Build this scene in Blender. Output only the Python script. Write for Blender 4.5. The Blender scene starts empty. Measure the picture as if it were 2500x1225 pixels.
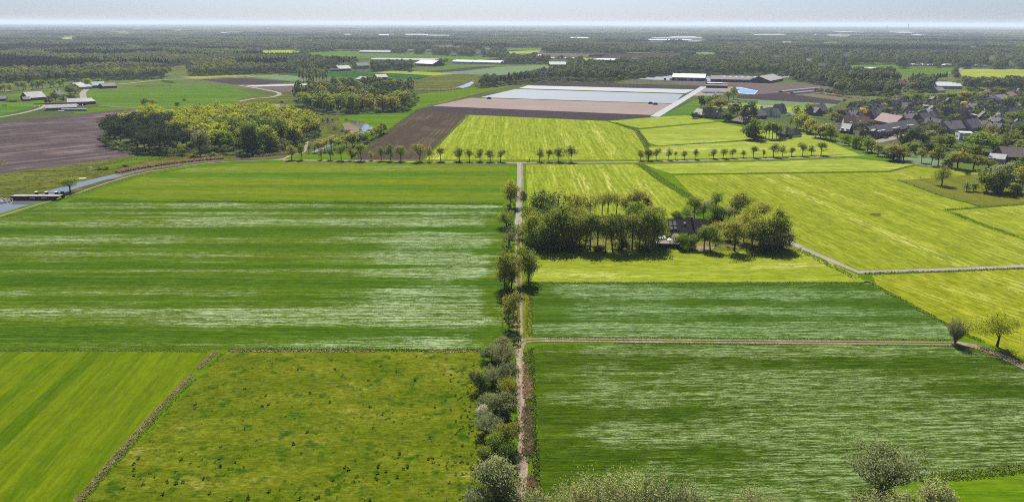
import bpy, math, random
import numpy as np
from mathutils import Vector, Matrix
from mathutils.geometry import tessellate_polygon
random.seed(7)
rng = np.random.default_rng(11)
SC = bpy.context.scene
COL = SC.collection
R = math.radians

# ------------------------------------------------------------------ camera, sky, sun, exposure
CAM_H = 85.0          # a drone's height over flat farmland
FPX = 1785.0          # focal length in pixels of a 2500 px wide frame
HOR = 58.0            # row of the true horizon
CX, CY = 1250.0, 612.5
pitch = math.atan((CY - HOR) / FPX)
roll = 0.0030
CPOS = Vector((0, 0, CAM_H))
FWD = Vector((0, math.cos(pitch), -math.sin(pitch)))
_u = Vector((0, math.sin(pitch), math.cos(pitch)))
_r = Vector((1, 0, 0))
RGT = _r * math.cos(roll) + _u * math.sin(roll)
UPV = -_r * math.sin(roll) + _u * math.cos(roll)
cam = bpy.data.cameras.new('camera')
cam.sensor_fit = 'HORIZONTAL'
cam.angle = 2 * math.atan(CX / FPX)
cam.clip_start = 1.0
cam.clip_end = 200000
camo = bpy.data.objects.new('camera', cam)
COL.objects.link(camo)
camo.matrix_world = Matrix(((RGT.x, UPV.x, -FWD.x, CPOS.x), (RGT.y, UPV.y, -FWD.y, CPOS.y),
                            (RGT.z, UPV.z, -FWD.z, CPOS.z), (0, 0, 0, 1)))
SC.camera = camo

SUN_EL, SUN_AZ = 50.0, -4.0      # ahead of the camera, a touch to its left
world = bpy.data.worlds.new('World')
SC.world = world
world.use_nodes = True
wn = world.node_tree.nodes
sky = wn.new('ShaderNodeTexSky')
sky.sky_type = 'NISHITA'
sky.sun_disc = False
sky.sun_elevation = R(SUN_EL)
sky.sun_rotation = R(SUN_AZ)
sky.air_density = 0.6
sky.dust_density = 1.2
sky.ozone_density = 8.0
bg = wn['Background']
bg.inputs['Strength'].default_value = 0.061
world.node_tree.links.new(sky.outputs[0], bg.inputs['Color'])
sl = bpy.data.lights.new('sun', 'SUN')
sl.energy = 4.8
sl.angle = R(0.53)
sl.color = (1.0, 0.96, 0.88)
so = bpy.data.objects.new('sun', sl)
COL.objects.link(so)
sdir = Vector((math.sin(R(SUN_AZ)) * math.cos(R(SUN_EL)), math.cos(R(SUN_AZ)) * math.cos(R(SUN_EL)), math.sin(R(SUN_EL))))
so.rotation_euler = sdir.to_track_quat('Z', 'Y').to_euler()
so.location = (0, 0, 300)
SC.view_settings.view_transform = 'Standard'
SC.view_settings.look = 'None'
SC.view_settings.gamma = 1.0
SC.view_settings.exposure = 1.0
SC.view_settings.use_curve_mapping = False
SC.render.engine = 'CYCLES'
cy = SC.cycles
cy.use_denoising = False
cy.max_bounces = 6
cy.diffuse_bounces = 2
cy.glossy_bounces = 2
cy.transmission_bounces = 4
cy.transparent_max_bounces = 8
cy.volume_bounces = 0
cy.use_adaptive_sampling = False
cy.pixel_filter_type = 'BLACKMAN_HARRIS'
cy.filter_width = 1.05
cy.sample_clamp_indirect = 4.0

# ------------------------------------------------------------------ pixels of the photograph -> points of the place
def ray(px, py):
    return FWD * FPX + RGT * (px - CX) + UPV * (CY - py)
def at(px, py, z=0.0):
    d = ray(px, py)
    dz = min(d.z, -FPX * 0.0022)
    t = (z - CAM_H) / dz
    return Vector((d.x * t, d.y * t, z))
def px_of(p):
    v = Vector(p) - CPOS
    k = v.dot(FWD)
    return (CX + FPX * v.dot(RGT) / k, CY - FPX * v.dot(UPV) / k)
def mpp(px, py):
    """metres per photograph pixel, sideways, at that spot on the ground"""
    return (at(px, py) - CPOS).dot(FWD) / FPX
def tall(px, base, top):
    """height of something standing at (px, base) whose top shows at row TOP"""
    p = at(px, base)
    d = ray(px, top)
    return CAM_H + d.z * (p.y / d.y)
def dirang(a, b):
    p, q = at(*a), at(*b)
    return math.atan2(q.y - p.y, q.x - p.x)

# ------------------------------------------------------------------ object helpers
def tag(o, label=None, cat=None, group=None, kind=None):
    if label: o['label'] = label
    if cat: o['category'] = cat
    if group: o['group'] = group
    if kind: o['kind'] = kind
    return o
def obj(name, mesh, mat=None, parent=None):
    o = bpy.data.objects.new(name, mesh)
    COL.objects.link(o)
    if mat is not None:
        for m in (mat if isinstance(mat, (list, tuple)) else [mat]):
            if len(mesh.materials) < (len(mat) if isinstance(mat, (list, tuple)) else 1):
                mesh.materials.append(m)
    if parent is not None: o.parent = parent
    return o
def tint_obj(o, m, slot=0):
    o.material_slots[slot].link = 'OBJECT'
    o.material_slots[slot].material = m
def empty(name, loc=(0, 0, 0), rz=0.0, label=None, cat=None, group=None):
    o = bpy.data.objects.new(name, None)
    COL.objects.link(o)
    o.empty_display_size = 0.5
    o.location = loc
    o.rotation_euler = (0, 0, rz)
    return tag(o, label, cat, group)
def copy_tree(o, kids, parent=None):
    c = o.copy()
    COL.objects.link(c)
    if parent is not None:
        c.parent = parent
    for k in kids.get(o.name, ()):
        copy_tree(k, kids, c)
    return c
def kid_map(root):
    out = {}
    for ch in root.children_recursive:
        out.setdefault(ch.parent.name, []).append(ch)
    return out
def np_mesh(name, v, f, mi=None, smooth=False):
    """mesh from arrays; F is (n,3) or (n,4)"""
    v = np.asarray(v, dtype=np.float32); f = np.asarray(f, dtype=np.int32)
    me = bpy.data.meshes.new(name)
    k = f.shape[1]
    me.vertices.add(len(v)); me.vertices.foreach_set('co', v.ravel())
    me.loops.add(f.size); me.loops.foreach_set('vertex_index', f.ravel())
    me.polygons.add(len(f))
    me.polygons.foreach_set('loop_start', np.arange(0, f.size, k, dtype=np.int32))
    me.polygons.foreach_set('loop_total', np.full(len(f), k, dtype=np.int32))
    if mi is not None: me.polygons.foreach_set('material_index', np.asarray(mi, dtype=np.int32))
    if smooth: me.polygons.foreach_set('use_smooth', np.ones(len(f), dtype=bool))
    me.update(calc_edges=True)
    return me
class MB:
    """collects boxes, slabs, prisms and tubes for one mesh"""
    def __init__(s): s.v, s.f, s.m = [], [], []
    def add(s, vs, fs, m=0):
        b = len(s.v); s.v += [tuple(x) for x in vs]; s.f += [[b + i for i in q] for q in fs]; s.m += [m] * len(fs); return s
    def hexa(s, a, m=0):      # 4 bottom (ccw) + 4 top
        return s.add(a, [(3, 2, 1, 0), (4, 5, 6, 7), (0, 1, 5, 4), (1, 2, 6, 5), (2, 3, 7, 6), (3, 0, 4, 7)], m)
    def box(s, x0, x1, y0, y1, z0, z1, m=0):
        return s.hexa([(x0, y0, z0), (x1, y0, z0), (x1, y1, z0), (x0, y1, z0), (x0, y0, z1), (x1, y0, z1), (x1, y1, z1), (x0, y1, z1)], m)
    def prism(s, poly, z0, z1, m=0):
        n = len(poly)
        return s.add([(x, y, z0) for x, y in poly] + [(x, y, z1) for x, y in poly],
                     [list(range(n))[::-1], list(range(n, 2 * n))] + [(i, (i + 1) % n, n + (i + 1) % n, n + i) for i in range(n)], m)
    def tube(s, pts, rad, n=6, m=0):
        pts = [Vector(p) for p in pts]; rings = []
        for i, p in enumerate(pts):
            t = (pts[min(i + 1, len(pts) - 1)] - pts[max(i - 1, 0)]).normalized()
            a = t.orthogonal().normalized() if abs(t.z) < 0.95 else Vector((1, 0, 0))
            a = (a - t * a.dot(t)).normalized(); b = t.cross(a)
            rings += [p + (a * math.cos(k * 2 * math.pi / n) + b * math.sin(k * 2 * math.pi / n)) * rad[i] for k in range(n)]
        fs = [(i * n + k, i * n + (k + 1) % n, (i + 1) * n + (k + 1) % n, (i + 1) * n + k) for i in range(len(pts) - 1) for k in range(n)]
        fs += [list(range(n))[::-1], list(range((len(pts) - 1) * n, len(pts) * n))]
        return s.add(rings, fs, m)
    def mesh(s, name):
        me = bpy.data.meshes.new(name); me.from_pydata(s.v, [], s.f)
        if any(s.m): me.polygons.foreach_set('material_index', s.m)
        me.update(); return me
    def build(s, name, mat, parent=None):
        return obj(name, s.mesh(name), mat, parent)
NUM = ['zeroth', 'first', 'second', 'third', 'fourth', 'fifth', 'sixth', 'seventh', 'eighth', 'ninth', 'tenth', 'eleventh', 'twelfth', 'thirteenth',
       'fourteenth', 'fifteenth', 'sixteenth', 'seventeenth', 'eighteenth', 'nineteenth', 'twentieth', 'twenty-first', 'twenty-second', 'twenty-third',
       'twenty-fourth', 'twenty-fifth', 'twenty-sixth', 'twenty-seventh', 'twenty-eighth', 'twenty-ninth', 'thirtieth'] + ['thirty-%s' % x for x in
       ('first', 'second', 'third', 'fourth', 'fifth', 'sixth', 'seventh', 'eighth', 'ninth')] + ['fortieth']

# ------------------------------------------------------------------ materials
class NT:
    def __init__(s, name):
        s.m = bpy.data.materials.new(name); s.m.use_nodes = True
        s.t = s.m.node_tree; s.n = s.t.nodes; s.l = s.t.links
        s.b = s.n['Principled BSDF']; s.out = s.n['Material Output']
        s.b.inputs['Roughness'].default_value = 0.9
        s.b.inputs['Specular IOR Level'].default_value = 0.15
    def lk(s, a, b):
        if isinstance(a, (int, float, tuple, list)):
            if isinstance(a, (tuple, list)) and len(a) == 3 and b.type == 'RGBA': a = (*a, 1)
            b.default_value = a
        else: s.l.new(a, b)
    def coord(s): return s.n.new('ShaderNodeTexCoord').outputs['Object']
    def mapp(s, v, rot=0.0, scale=(1, 1, 1), loc=(0, 0, 0)):
        m = s.n.new('ShaderNodeMapping'); m.vector_type = 'POINT'
        r = s.n.new('ShaderNodeVectorRotate'); r.rotation_type = 'Z_AXIS'; r.inputs['Angle'].default_value = rot
        s.l.new(v, r.inputs['Vector']); s.l.new(r.outputs[0], m.inputs['Vector'])
        m.inputs['Scale'].default_value = scale; m.inputs['Location'].default_value = loc
        return m.outputs[0]
    def noise(s, v, scale=1.0, detail=3.0, rough=0.55, dist=0.0):
        k = s.n.new('ShaderNodeTexNoise'); s.l.new(v, k.inputs['Vector'])
        k.inputs['Scale'].default_value = scale; k.inputs['Detail'].default_value = detail
        k.inputs['Roughness'].default_value = rough; k.inputs['Distortion'].default_value = dist
        return k.outputs['Fac']
    def rng(s, x, a, b, c=0.0, d=1.0, smooth=True):
        k = s.n.new('ShaderNodeMapRange'); k.interpolation_type = 'SMOOTHSTEP' if smooth else 'LINEAR'
        s.lk(x, k.inputs[0])
        for i, q in enumerate((a, b, c, d)): k.inputs[1 + i].default_value = q
        return k.outputs[0]
    def math(s, op, a, b=0.0):
        k = s.n.new('ShaderNodeMath'); k.operation = op; s.lk(a, k.inputs[0]); s.lk(b, k.inputs[1]); return k.outputs[0]
    def mix(s, f, a, b, mode='MIX'):
        k = s.n.new('ShaderNodeMix'); k.data_type = 'RGBA'; k.blend_type = mode
        s.lk(f, k.inputs[0]); s.lk(a, k.inputs[6]); s.lk(b, k.inputs[7]); return k.outputs[2]
    def col(s, c): s.lk(c, s.b.inputs['Base Color']); return s
    def bump(s, h, dist=0.1, strength=1.0):
        k = s.n.new('ShaderNodeBump'); k.inputs['Distance'].default_value = dist; k.inputs['Strength'].default_value = strength
        s.lk(h, k.inputs['Height']); s.l.new(k.outputs[0], s.b.inputs['Normal']); return s
def lin(*c):
    """sRGB 0-255 -> linear"""
    return tuple(((x / 255 + 0.055) / 1.055) ** 2.4 if x > 10 else x / 255 / 12.92 for x in c)
KEXP = 2.35
def alb(*c):
    """base colour of a sunlit level surface that the photograph shows with this sRGB value"""
    return tuple(min(x / KEXP, 0.8) for x in lin(*c))
_plain = {}
def plain(name, c, rough=0.85, spec=0.2, var=0.25, nscale=1.5, metal=0.0):
    if name in _plain: return _plain[name]
    t = NT(name); v = t.coord()
    n = t.noise(v, nscale, 5, 0.6)
    t.col(t.mix(t.rng(n, 0.3, 0.7), tuple(x * (1 - var) for x in c), tuple(x * (1 + var) for x in c)))
    t.b.inputs['Roughness'].default_value = rough; t.b.inputs['Specular IOR Level'].default_value = spec
    t.b.inputs['Metallic'].default_value = metal
    _plain[name] = t.m
    return t.m
def grass(name, base, alt, ang=0.0, fine=0.9, band=9.0, pale=None, pale_amt=0.5, along=0.03, grain=0.5, patch=40.0, alt_amt=1.0, bump=0.15, blot=None, blot_amt=0.0, deep=0.5, broken=0.5, grad=None):
    """mown or growing grass: rows running at ANG, bands across them, patches and a coarse grain; PALE tints the rows; in hay it paints the sheen of flattened grass"""
    t = NT(name); v = t.coord()
    rows = t.noise(t.mapp(v, -ang, (along * 2.0, 1.0 / fine, 1)), 1.0, 4, 0.7, 0.35)
    tuft = t.noise(t.mapp(v, -ang, (0.16 / grain, 0.85 / grain, 1), (31, 7, 0)), 1.0, 4, 0.75, 0.4)
    bands = t.noise(t.mapp(v, -ang, (along * 0.13, 1.0 / band, 1)), 1.0, 2, 0.5, 0.3)
    pat = t.noise(v, 1.0 / patch, 4, 0.6)
    gr = t.noise(v, 0.9 / grain, 5, 0.8)
    lump = t.noise(v, 0.16 / grain, 4, 0.65)
    c = t.mix(t.math('MULTIPLY', t.rng(bands, 0.38, 0.62), alt_amt), base, alt)
    c = t.mix(t.rng(pat, 0.38, 0.68, 0.0, 0.6), c, tuple(x * y for x, y in zip(alt, (0.82, 0.84, 0.75))))
    f = t.math('ADD', t.math('MULTIPLY', rows, 0.36), t.math('ADD', t.math('MULTIPLY', tuft, 0.28), t.math('ADD', t.math('MULTIPLY', gr, 0.20), t.math('MULTIPLY', lump, 0.16))))
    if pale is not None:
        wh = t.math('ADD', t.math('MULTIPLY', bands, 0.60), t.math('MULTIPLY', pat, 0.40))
        if grad:          # the painted sheen grows or fades towards these sides of the field (metres east of the lane)
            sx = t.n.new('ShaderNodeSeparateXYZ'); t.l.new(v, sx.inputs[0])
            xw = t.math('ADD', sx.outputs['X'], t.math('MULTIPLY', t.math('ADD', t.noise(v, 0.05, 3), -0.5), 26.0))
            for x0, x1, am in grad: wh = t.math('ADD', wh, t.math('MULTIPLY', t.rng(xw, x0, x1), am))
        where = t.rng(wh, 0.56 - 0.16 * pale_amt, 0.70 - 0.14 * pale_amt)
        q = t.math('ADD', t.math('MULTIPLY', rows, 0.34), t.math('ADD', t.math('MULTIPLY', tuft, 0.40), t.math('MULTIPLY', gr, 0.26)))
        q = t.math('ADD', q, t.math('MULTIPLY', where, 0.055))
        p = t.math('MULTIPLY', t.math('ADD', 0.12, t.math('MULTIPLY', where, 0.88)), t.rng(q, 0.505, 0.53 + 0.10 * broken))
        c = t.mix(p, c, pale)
    if blot is not None:
        b2 = t.noise(v, 0.22, 5, 0.7)
        c = t.mix(t.rng(b2, 0.62 - 0.14 * blot_amt, 0.72 - 0.1 * blot_amt), c, blot)
    lo, hi = 1 - deep, 1 + deep * 0.72
    t.b.inputs['Specular IOR Level'].default_value = 0.0; t.b.inputs['Roughness'].default_value = 1.0
    c = t.mix(t.rng(f, 0.39, 0.61), t.mix(1.0, c, (lo, lo * 1.07, lo * .95), 'MULTIPLY'), t.mix(1.0, c, (hi * 1.02, hi * .99, hi * 1.03), 'MULTIPLY'))
    t.col(c)
    t.bump(t.math('ADD', t.math('MULTIPLY', rows, 0.7), t.math('ADD', tuft, t.math('MULTIPLY', gr, 0.4))), bump, 1.0)
    return t.m
def soil(name, base, light, ang=0.0, fine=1.2, amt=0.5, patch=45.0, along=0.015):
    t = NT(name); v = t.coord()
    rows = t.noise(t.mapp(v, -ang, (along, 1.0 / fine, 1)), 1.0, 3, 0.6, 0.2)
    wide = t.noise(t.mapp(v, -ang, (along * 0.4, 0.16 / fine, 1)), 1.0, 2, 0.6, 0.4)
    pat = t.noise(v, 1.0 / patch, 4, 0.6)
    gr = t.noise(v, 1.6, 4, 0.75)
    f = t.math('ADD', t.math('MULTIPLY', rows, 0.34), t.math('ADD', t.math('MULTIPLY', wide, 0.2), t.math('ADD', t.math('MULTIPLY', pat, 0.28), t.math('MULTIPLY', gr, 0.18))))
    c = t.mix(t.rng(f, 0.56 - 0.14 * amt, 0.68 - 0.08 * amt), base, light)
    c = t.mix(t.rng(gr, 0.3, 0.7), t.mix(1.0, c, (0.8, 0.8, 0.8), 'MULTIPLY'), t.mix(1.0, c, (1.18, 1.18, 1.18), 'MULTIPLY'))
    t.b.inputs['Specular IOR Level'].default_value = 0.0; t.b.inputs['Roughness'].default_value = 1.0
    t.col(c); t.bump(t.math('ADD', rows, gr), 0.15, 1.0)
    return t.m
def leafm(name, c, trans=0.48, var=0.35, warm=(1.05, 1.02, 0.8)):
    c = tuple(x * 1.3 for x in c)
    t = NT(name); v = t.coord()
    oi = t.n.new('ShaderNodeObjectInfo')
    n = t.noise(v, 0.55, 3, 0.6)
    a = tuple(x * (1 - var) for x in c); b = tuple(min(1, x * (1 + var) * y) for x, y in zip(c, warm))
    cc = t.mix(t.rng(n, 0.3, 0.7), a, b)
    cc = t.mix(t.math('MULTIPLY', oi.outputs['Random'], 0.5), cc, tuple(x * y for x, y in zip(c, (1.25, 1.0, 0.85))))
    k = t.n.new('ShaderNodeHueSaturation')
    t.lk(cc, k.inputs['Color']); t.lk(t.rng(oi.outputs['Random'], 0, 1, 0.8, 1.2, False), k.inputs['Value'])
    d = t.n.new('ShaderNodeBsdfDiffuse'); tr = t.n.new('ShaderNodeBsdfTranslucent'); mx = t.n.new('ShaderNodeMixShader')
    t.l.new(k.outputs[0], d.inputs['Color']); t.l.new(k.outputs[0], tr.inputs['Color'])
    mx.inputs[0].default_value = trans
    t.l.new(d.outputs[0], mx.inputs[1]); t.l.new(tr.outputs[0], mx.inputs[2]); t.l.new(mx.outputs[0], t.out.inputs['Surface'])
    t.n.remove(t.b)
    return t.m
LEAF = {
    'yellow-green': leafm('yellow_green_leaves', (0.235, 0.275, 0.026)),
    'fresh green': leafm('fresh_green_leaves', (0.150, 0.215, 0.026)),
    'mid-green': leafm('mid_green_leaves', (0.150, 0.190, 0.032)),
    'dark green': leafm('dark_green_leaves', (0.072, 0.112, 0.028)),
    'grey-green': leafm('grey_green_leaves', (0.165, 0.200, 0.095)),
    'olive': leafm('olive_leaves', (0.205, 0.222, 0.038)),
    'bronze': leafm('bronze_leaves', (0.205, 0.200, 0.055)),
    'copper-red': leafm('copper_leaves', (0.100, 0.036, 0.034)),
    'golden yellow': leafm('golden_leaves', (0.420, 0.350, 0.030)),
    'pale willow-green': leafm('willow_leaves', (0.235, 0.262, 0.115), 0.35),
    'blackish-green': leafm('needle_leaves', (0.030, 0.044, 0.024), 0.2, 0.4),
    'white-blossomed': leafm('blossom_leaves', (0.420, 0.430, 0.310), 0.35),
    'brown-grey': leafm('twiggy_leaves', (0.140, 0.158, 0.074), 0.4),
}
BARK = plain('bark', (0.055, 0.045, 0.035), 0.95, 0.05, 0.4, 3.0)
PALEBARK = plain('pale_bark', (0.17, 0.15, 0.12), 0.95, 0.05, 0.4, 3.0)
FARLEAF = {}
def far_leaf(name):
    """darker, greyer and less translucent copies of the leaf colours, for scattered crowns"""
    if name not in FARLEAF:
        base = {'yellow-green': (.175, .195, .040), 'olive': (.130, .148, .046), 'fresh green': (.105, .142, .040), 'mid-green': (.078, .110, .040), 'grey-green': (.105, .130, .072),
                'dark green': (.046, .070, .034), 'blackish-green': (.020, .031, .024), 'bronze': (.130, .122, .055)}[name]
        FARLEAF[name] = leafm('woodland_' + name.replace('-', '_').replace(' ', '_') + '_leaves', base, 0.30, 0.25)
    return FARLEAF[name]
# ------------------------------------------------------------------ trees: a trunk with limbs, and a crown of leaf-sized faces in clumps
def unit(n, g):
    v = g.normal(size=(n, 3)); return v / np.linalg.norm(v, axis=1, keepdims=True)
def leaf_quads(p, out, size, g, stretch=1.25, outw=0.7, up=0.0):
    n = len(p)
    nrm = unit(n, g) + outw * out + np.array([0, 0, up]); nrm /= np.linalg.norm(nrm, axis=1, keepdims=True)
    t = np.cross(nrm, unit(n, g)); t /= np.linalg.norm(t, axis=1, keepdims=True) + 1e-9
    b = np.cross(nrm, t)
    s = (size * g.uniform(0.6, 1.35, n))[:, None]
    v = np.stack([p - t * s * stretch, p - b * s * 0.75 + nrm * s * 0.2, p + t * s * stretch, p + b * s * 0.75 + nrm * s * 0.2], 1).reshape(-1, 3)
    return v, np.arange(4 * n).reshape(n, 4)
KIND = {  # crown radius, crown bottom, clumps, leaves per clump, clump spread, leaf size, shell, trunk radius, limbs
    'oak':    (4.7, 2.0, 100, 24, 0.50, 0.24, 0.45, 0.26, 9),
    'road':   (3.6, 2.9, 80, 17, 0.46, 0.23, 0.30, 0.19, 9),
    'open':   (2.7, 2.2, 100, 16, 0.42, 0.20, 0.25, 0.14, 10),
    'forest': (3.5, 0.9, 105, 22, 0.48, 0.25, 0.45, 0.17, 7),
    'vase':   (2.5, 3.4, 74, 12, 0.48, 0.17, 0.25, 0.12, 13),
    'pine':   (3.4, 2.6, 46, 26, 0.55, 0.22, 0.30, 0.17, 8),
    'spruce': (2.0, 0.4, 100, 14, 0.34, 0.20, 0.60, 0.15, 4),
    'poplar': (1.7, 0.8, 85, 16, 0.48, 0.22, 0.50, 0.15, 6),
    'willow': (5.4, 0.2, 180, 19, 0.62, 0.19, 0.25, 0.16, 22),
    'bush':   (6.0, 0.2, 120, 20, 0.60, 0.32, 0.40, 0.14, 7),
    'hero':   (6.6, 2.0, 135, 28, 0.55, 0.19, 0.20, 0.24, 14),
    'bare':   (4.2, 2.2, 55, 8, 0.60, 0.17, 0.20, 0.19, 16),
}
def tree_mesh(kind, seed, dens=1.0, big=1.0):
    rx, zb, nc, nl, sg, ls, shell, tr, limbs = KIND[kind]
    g = np.random.default_rng(seed)
    H = 10.0; rz = (H - zb) / 2; cz = zb + rz
    if dens >= 1 and kind not in ('road', 'bare'): nl, ls, nc = int(nl * (2.1 if kind in ('willow', 'bush') else 1.4)), ls * .62, int(nc * 1.1)
    elif dens >= 1: nl, ls = int(nl * 1.5), ls * .76
    nc = max(8, int(nc * dens)); ls = ls * big
    d = unit(nc * 3, g)
    lobes = unit(7, g); lobes[:, 2] = np.abs(lobes[:, 2]) * 0.6
    r = 0.68 + 0.42 * np.max(np.clip(d @ lobes.T, 0, 1) ** 4, axis=1) + g.normal(0, 0.05, len(d))
    rad = shell + (1 - shell) * g.random(len(d)) ** 0.45
    c = d * (r * rad)[:, None] * np.array([rx, rx, rz])
    if kind in ('oak', 'forest', 'open', 'road', 'bush', 'hero'):      # several leaders, each with a dome of its own: uneven outline, gaps between
        nb = int(g.integers(4, 8)); bc = unit(nb, g); bc[:, 2] = g.uniform(-1.25, .95, nb)
        bc *= g.uniform(.35, .62, nb)[:, None]; bc[0] = (0, 0, g.uniform(.2, .42)); br = g.uniform(.40, .62, nb); br[0] = .58
        which = g.choice(nb, len(d), p=br ** 2 / (br ** 2).sum())
        c = (bc[which] + d * (br[which] * rad * g.uniform(.9, 1.06, len(d)))[:, None]) * np.array([rx, rx, rz])
        c[:, 2] = np.clip(c[:, 2], -rz, rz * 1.04)
    rel = c[:, 2] / rz
    if kind in ('vase', 'open'): c[:, :2] *= (0.62 + 0.42 * np.clip((rel + 1) / 1.4, 0, 1))[:, None]
    if kind == 'spruce': c[:, :2] *= (np.clip(1.05 - (rel + 1) / 2, 0.04, 1) ** 0.9 * 1.6)[:, None]
    if kind == 'pine': c[:, 2] = np.round(c[:, 2] / 0.9) * 0.9 + g.normal(0, 0.16, len(c)); c[:, :2] *= (1.1 - 0.35 * np.clip(rel, 0, 1))[:, None]
    if kind == 'willow': c[:, :2] *= (0.45 + 0.6 * np.clip((rel + 1) / 1.3, 0, 1))[:, None]
    if kind in ('road', 'oak', 'hero'): c[:, :2] *= (0.74 + 0.3 * np.clip(1 - np.abs(rel + 0.15), 0, 1))[:, None]
    c[:, 2] += cz
    c = c[c[:, 2] > zb * 0.8 + (0.15 if zb < 1 else 0)][:nc]
    n = len(c)
    k = np.maximum(3, (nl * dens ** 0.3 * g.uniform(0.6, 1.4, n)).astype(int))
    idx = np.repeat(np.arange(n), k)
    spread = sg * g.uniform(0.7, 1.5, n)[idx][:, None]
    off = g.normal(size=(len(idx), 3)) * spread * np.array([1, 1, 0.45 if kind == 'pine' else 0.75])
    if kind == 'willow':
        o = c[idx] - np.array([0, 0, 0.3]); o /= np.linalg.norm(o, axis=1, keepdims=True)
        off = off * 0.45 + o * (g.normal(size=len(idx)) * 1.0)[:, None]
    p = c[idx] + off
    p[:, 2] = np.maximum(p[:, 2], 0.12)
    o = p - np.array([0, 0, cz - rz * 0.35]); o /= np.linalg.norm(o, axis=1, keepdims=True) + 1e-9
    v, f = leaf_quads(p, o, ls, g, 1.6 if kind == 'willow' else 1.2, 0.8 if kind == 'willow' else 1.1, 0.25)
    crown = np_mesh('crown', v, f)
    m = MB()
    top = cz + rz * (0.55 if kind not in ('spruce', 'poplar') else 0.85)
    lean = g.normal(0, 0.18, 2)
    if kind in ('willow', 'bush'):
        for i in range(limbs):
            t = c[g.integers(n)]
            m.tube([(g.normal(0, .06), g.normal(0, .06), 0), tuple(t * np.array([.45, .45, .5])), tuple(t)], [tr * .7, tr * .4, tr * .12], 4)
    else:
        tp = [(0, 0, -0.1), (lean[0] * .3, lean[1] * .3, zb * .6), (lean[0], lean[1], zb + rz * .5), (lean[0] * 1.4, lean[1] * 1.4, top)]
        m.tube(tp, [tr * 1.25, tr, tr * .72, tr * .18], 7)
        for i in range(limbs):
            t = c[g.integers(n)] * np.array([.88, .88, 1])
            f0 = g.uniform(0.1, 0.75); z0 = zb * .8 + f0 * (cz - zb * .8)
            if z0 > t[2] - 0.3: z0 = max(zb * .75, t[2] - 1.6)
            b = np.array([lean[0] * .9, lean[1] * .9, z0]); mid = (b + t) / 2 + np.array([0, 0, -0.25]) + g.normal(0, .15, 3)
            m.tube([tuple(b), tuple(mid), tuple(t)], [tr * .55, tr * .34, tr * .10], 4)
            for _ in range(2 if kind in ('hero', 'vase', 'bare', 'road') else 1):
                q = mid + (t - mid) * g.uniform(.2, .7); e = q + unit(1, g)[0] * np.array([1, 1, .6]) * rx * .32 + np.array([0, 0, .5])
                m.tube([tuple(q), tuple(e)], [tr * .2, tr * .06], 3)
    trunk = m.mesh('trunk')
    w = np.percentile(np.abs(p[:, :2]), 97) * 2
    return trunk, crown, float(w)
PROTO = {}
def protos(kind, k, dens=1.0, big=1.0):
    key = (kind, round(dens, 2))
    if key not in PROTO:
        PROTO[key] = []
        for i in range(k):
            tm, cm, w = tree_mesh(kind, 1000 + len(PROTO) * 37 + i, dens, big)
            tm.materials.append(BARK); cm.materials.append(LEAF['mid-green'])
            PROTO[key].append((tm, cm, w))
    return PROTO[key]
HIGH = {'oak': 3, 'road': 7, 'open': 4, 'forest': 4, 'vase': 3, 'pine': 2, 'spruce': 2, 'poplar': 2, 'willow': 3, 'bush': 3, 'hero': 1, 'bare': 2}
TREES = []
def tree(kind, leaf, px, base, top, wpx, label, group=None, name='broadleaf_tree', cat='tree', dens=1.0, loc=None, h=None, w=None, which=None, bark=None):
    P = loc if loc is not None else at(px, base)
    h = h or tall(px, base, top); w = w or wpx * mpp(px, base)
    pr = protos(kind, HIGH[kind], dens, 1.0 if dens >= 1 else dens ** -0.4)
    tm, cm, pw = pr[which if which is not None else random.randrange(len(pr))]
    e = empty(name, P, random.uniform(0, 6.28), label, cat, group)
    e.scale = (w / pw, w / pw, h / 10.0)
    a = obj('trunk' if cat == 'tree' else 'stem', tm, None, e)
    if bark: tint_obj(a, bark)
    b = obj('crown' if cat == 'tree' else 'foliage', cm, None, e)
    tint_obj(b, LEAF[leaf])
    TREES.append(e)
    return e
# low, cheap trees for the masses of far woods
def far_tree(kind, seed, leaf, leaves=110, size=0.85):
    g = np.random.default_rng(seed)
    if kind == 'round': rx, rz, cz = 5.2, 5.6, 7.4
    elif kind == 'tall': rx, rz, cz = 4.2, 7.2, 8.6
    else: rx, rz, cz = 3.4, 7.4, 8.0
    d = unit(leaves, g); d[:, 2] = np.where(d[:, 2] < -0.35, -d[:, 2], d[:, 2])
    lob = unit(6, g); lob[:, 2] = np.abs(lob[:, 2])
    r = (0.76 + 0.36 * np.max(np.clip(d @ lob.T, 0, 1) ** 4, axis=1)) * g.uniform(0.82, 1.0, leaves)
    p = d * r[:, None] * np.array([rx, rx, rz])
    if kind == 'cone': p[:, :2] *= np.clip(1.1 - (p[:, 2] + rz) / (2 * rz), 0.08, 1)[:, None] * 1.4
    p[:, 2] += cz
    v, f = leaf_quads(p, d, size * 1.15, g, 1.15, 1.9, 0.2)
    return v, f
LIB = {}
def lib_coll(key, specs):
    """a library collection, outside the scene, of crowns that forests scatter"""
    c = bpy.data.collections.new(key)
    for i, (v, f, leaf) in enumerate(specs):
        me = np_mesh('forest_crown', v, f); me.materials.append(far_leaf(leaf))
        c.objects.link(bpy.data.objects.new('forest_crown', me))
    LIB[key] = c
    return c
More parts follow.
